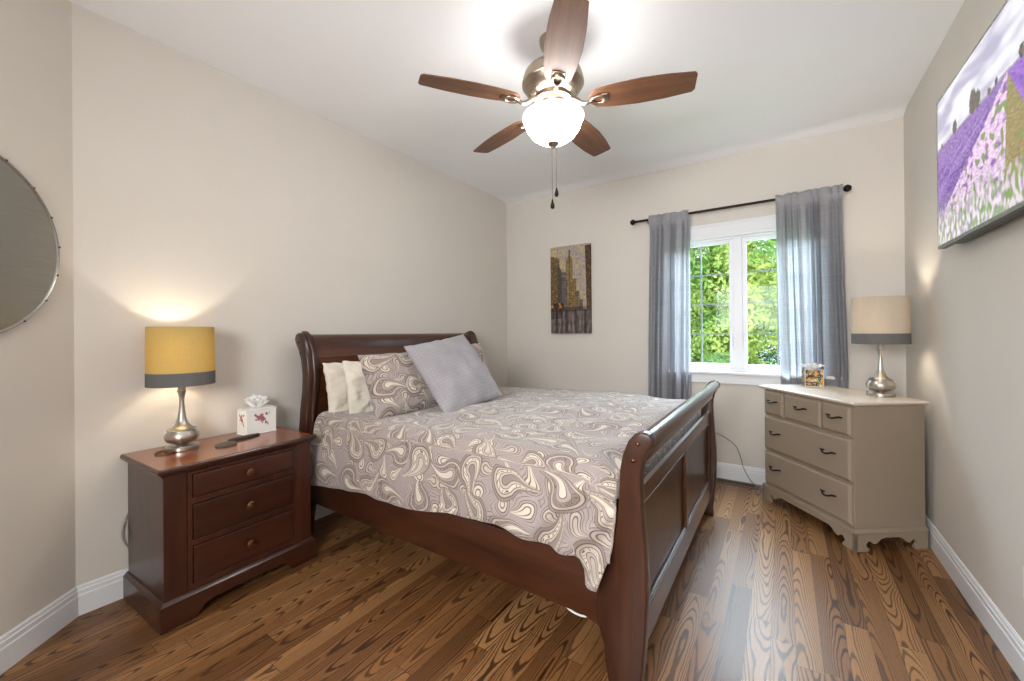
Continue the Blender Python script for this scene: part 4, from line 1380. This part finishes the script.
# ---------------------------------------------------------------- garden
def mk_leaf(name, c1, c2):
    m = Mat(name, 0.6, spec=0.3)
    v_ = m.coord('Object'); a = m.noise(v_, 1.3, 3); cc = m.ramp(a, [(0.35, c1), (0.65, c2)])
    m.col(cc); tr = m.n('ShaderNodeBsdfTranslucent'); m.L(cc, tr.inputs[0])
    mx = m.n('ShaderNodeMixShader'); mx.inputs[0].default_value = 0.4
    m.L(m.b.outputs[0], mx.inputs[1]); m.L(tr.outputs[0], mx.inputs[2]); m.L(mx.outputs[0], m.nt.nodes['Material Output'].inputs[0])
    return m.m


M_leafA = mk_leaf('bright_leaf', rgb(104, 138, 66), rgb(196, 204, 116))
M_leafB = mk_leaf('deep_leaf', rgb(66, 100, 66), rgb(126, 156, 100))
M_bark = wood('bark', rgb(60, 48, 38), rgb(98, 80, 64), (8, 8, 2), 0.9, 0)
m = Mat('lawn_grass', 0.9); v_ = m.coord(); m.col(m.ramp(m.noise(v_, 3, 5), [(0.35, rgb(96, 128, 62)), (0.65, rgb(150, 172, 96))])); m.bump(m.noise(v_, 60, 3), 0.5, 0.03); M_grass = m.m
b = nb(); bx(b, T + 0.02, 26, -22, 16, -0.75, -0.6); struct('ground', b, M_grass)


def crown_mesh(seed, rx, rz, zc, n, leaf):
    rnd = random.Random(seed); b = nb()
    blobs = [(Vector((rnd.uniform(-1, 1) * rx * 0.62, rnd.uniform(-1, 1) * rx * 0.62, zc + rnd.uniform(-0.75, 0.75) * rz)), rnd.uniform(0.35, 0.6) * rx) for _ in range(20)]
    for _ in range(n):
        c, R_ = rnd.choice(blobs)
        d = Vector((rnd.gauss(0, 1), rnd.gauss(0, 1), rnd.gauss(0, 1))).normalized()
        p = c + d * R_ * rnd.uniform(0.8, 1.05)
        nn = (d + Vector((rnd.uniform(-.7, .7), rnd.uniform(-.7, .7), rnd.uniform(-.4, .7)))).normalized()
        t = nn.cross(Vector((rnd.uniform(-1, 1), rnd.uniform(-1, 1), rnd.uniform(-1, 1)))).normalized(); s = nn.cross(t)
        l = leaf * rnd.uniform(0.7, 1.3)
        vs = [b.verts.new(p + t * l * a + s * l * c_ + nn * l * e) for a, c_, e in ((-1, 0, 0), (-.2, .45, .12), (.9, 0, 0), (-.2, -.45, .12))]
        b.faces.new((vs[0], vs[3], vs[2])); b.faces.new((vs[0], vs[2], vs[1]))
    for c, R_ in blobs:
        tube(b, smoothpath([(0, 0, -0.6 + (zc - rz) * 0.2), (c.x * 0.3, c.y * 0.3, (c.z + zc) / 2 - 0.3 * rz), tuple(c)], 3), lambda t: 0.05 * (1.1 - t), 5)
    return b


def tree(kind, loc, rz, label, group):
    t = thing('garden_tree', label, 'tree', loc, rz, group)
    src = TREES[kind]
    for o in src:
        c = o.copy(); COL.objects.link(c); c.parent = t
    return t


TREES = {}
for kind, (seed, rx, rzz, zc, n, leaf, mt) in {'bright': (1, 1.7, 2.2, 2.4, 34000, 0.05, M_leafA), 'deep': (2, 1.7, 2.6, 2.2, 34000, 0.052, M_leafB)}.items():
    cb = crown_mesh(seed, rx, rzz, zc, n, leaf)
    me = bpy.data.meshes.new('crown'); cb.to_mesh(me); cb.free(); me.materials.append(mt)
    tbm = nb(); tube(tbm, smoothpath([(0, 0, -0.02), (0.05, 0.02, 0.8), (0, -0.04, 1.6), (0.03, 0, zc)], 5), lambda t: 0.16 * (1.15 - t * 0.6), 12)
    mt_ = bpy.data.meshes.new('trunk'); tbm.to_mesh(mt_); tbm.free(); mt_.materials.append(M_bark)
    TREES[kind] = (bpy.data.objects.new('crown', me), bpy.data.objects.new('trunk', mt_))
spots = [('bright', 6.0, -1.4, 0.3, 1.0, 'sunlit yellow green tree nearest the window, filling most of both panes'),
         ('deep', 6.8, -6.4, 1.0, 1.0, 'darker green tree beyond the window on the far right, behind the right curtain'),
         ('bright', 6.2, 3.4, 2.2, 1.0, 'yellow green tree beyond the window on the far left, past the left curtain'),
         ('deep', 10.6, -3.9, 2.0, 1.0, 'darker green tree behind and to the right of the nearest tree'),
         ('bright', 11.0, 1.0, 4.0, 1.0, 'yellow green tree showing behind the left side of the nearest tree'),
         ('deep', 14.8, -1.2, 3.0, 1.0, 'darkest most distant tree at the back of the garden')]
for (k, x, y, a, sc_, lb) in spots: tree(k, (x, y, -0.6), a, lb, 'garden trees outside the window')
for (x, y, a, sc_, lb) in ((3.3, -3.55, 0.4, 0.36, 'low dark green shrub just outside, at the bottom of the right pane'), (4.1, -2.05, 2.1, 0.30, 'low dark green shrub outside at the bottom of the left pane')):
    t = tree('deep', (x, y, -0.6), a, lb, 'garden shrubs under the trees')
    t.name = 'garden_shrub'; t['category'] = 'shrub'; t.scale = (sc_ * 1.2, sc_ * 1.2, sc_)
for k in TREES:
    for o in TREES[k]: bpy.data.objects.remove(o)
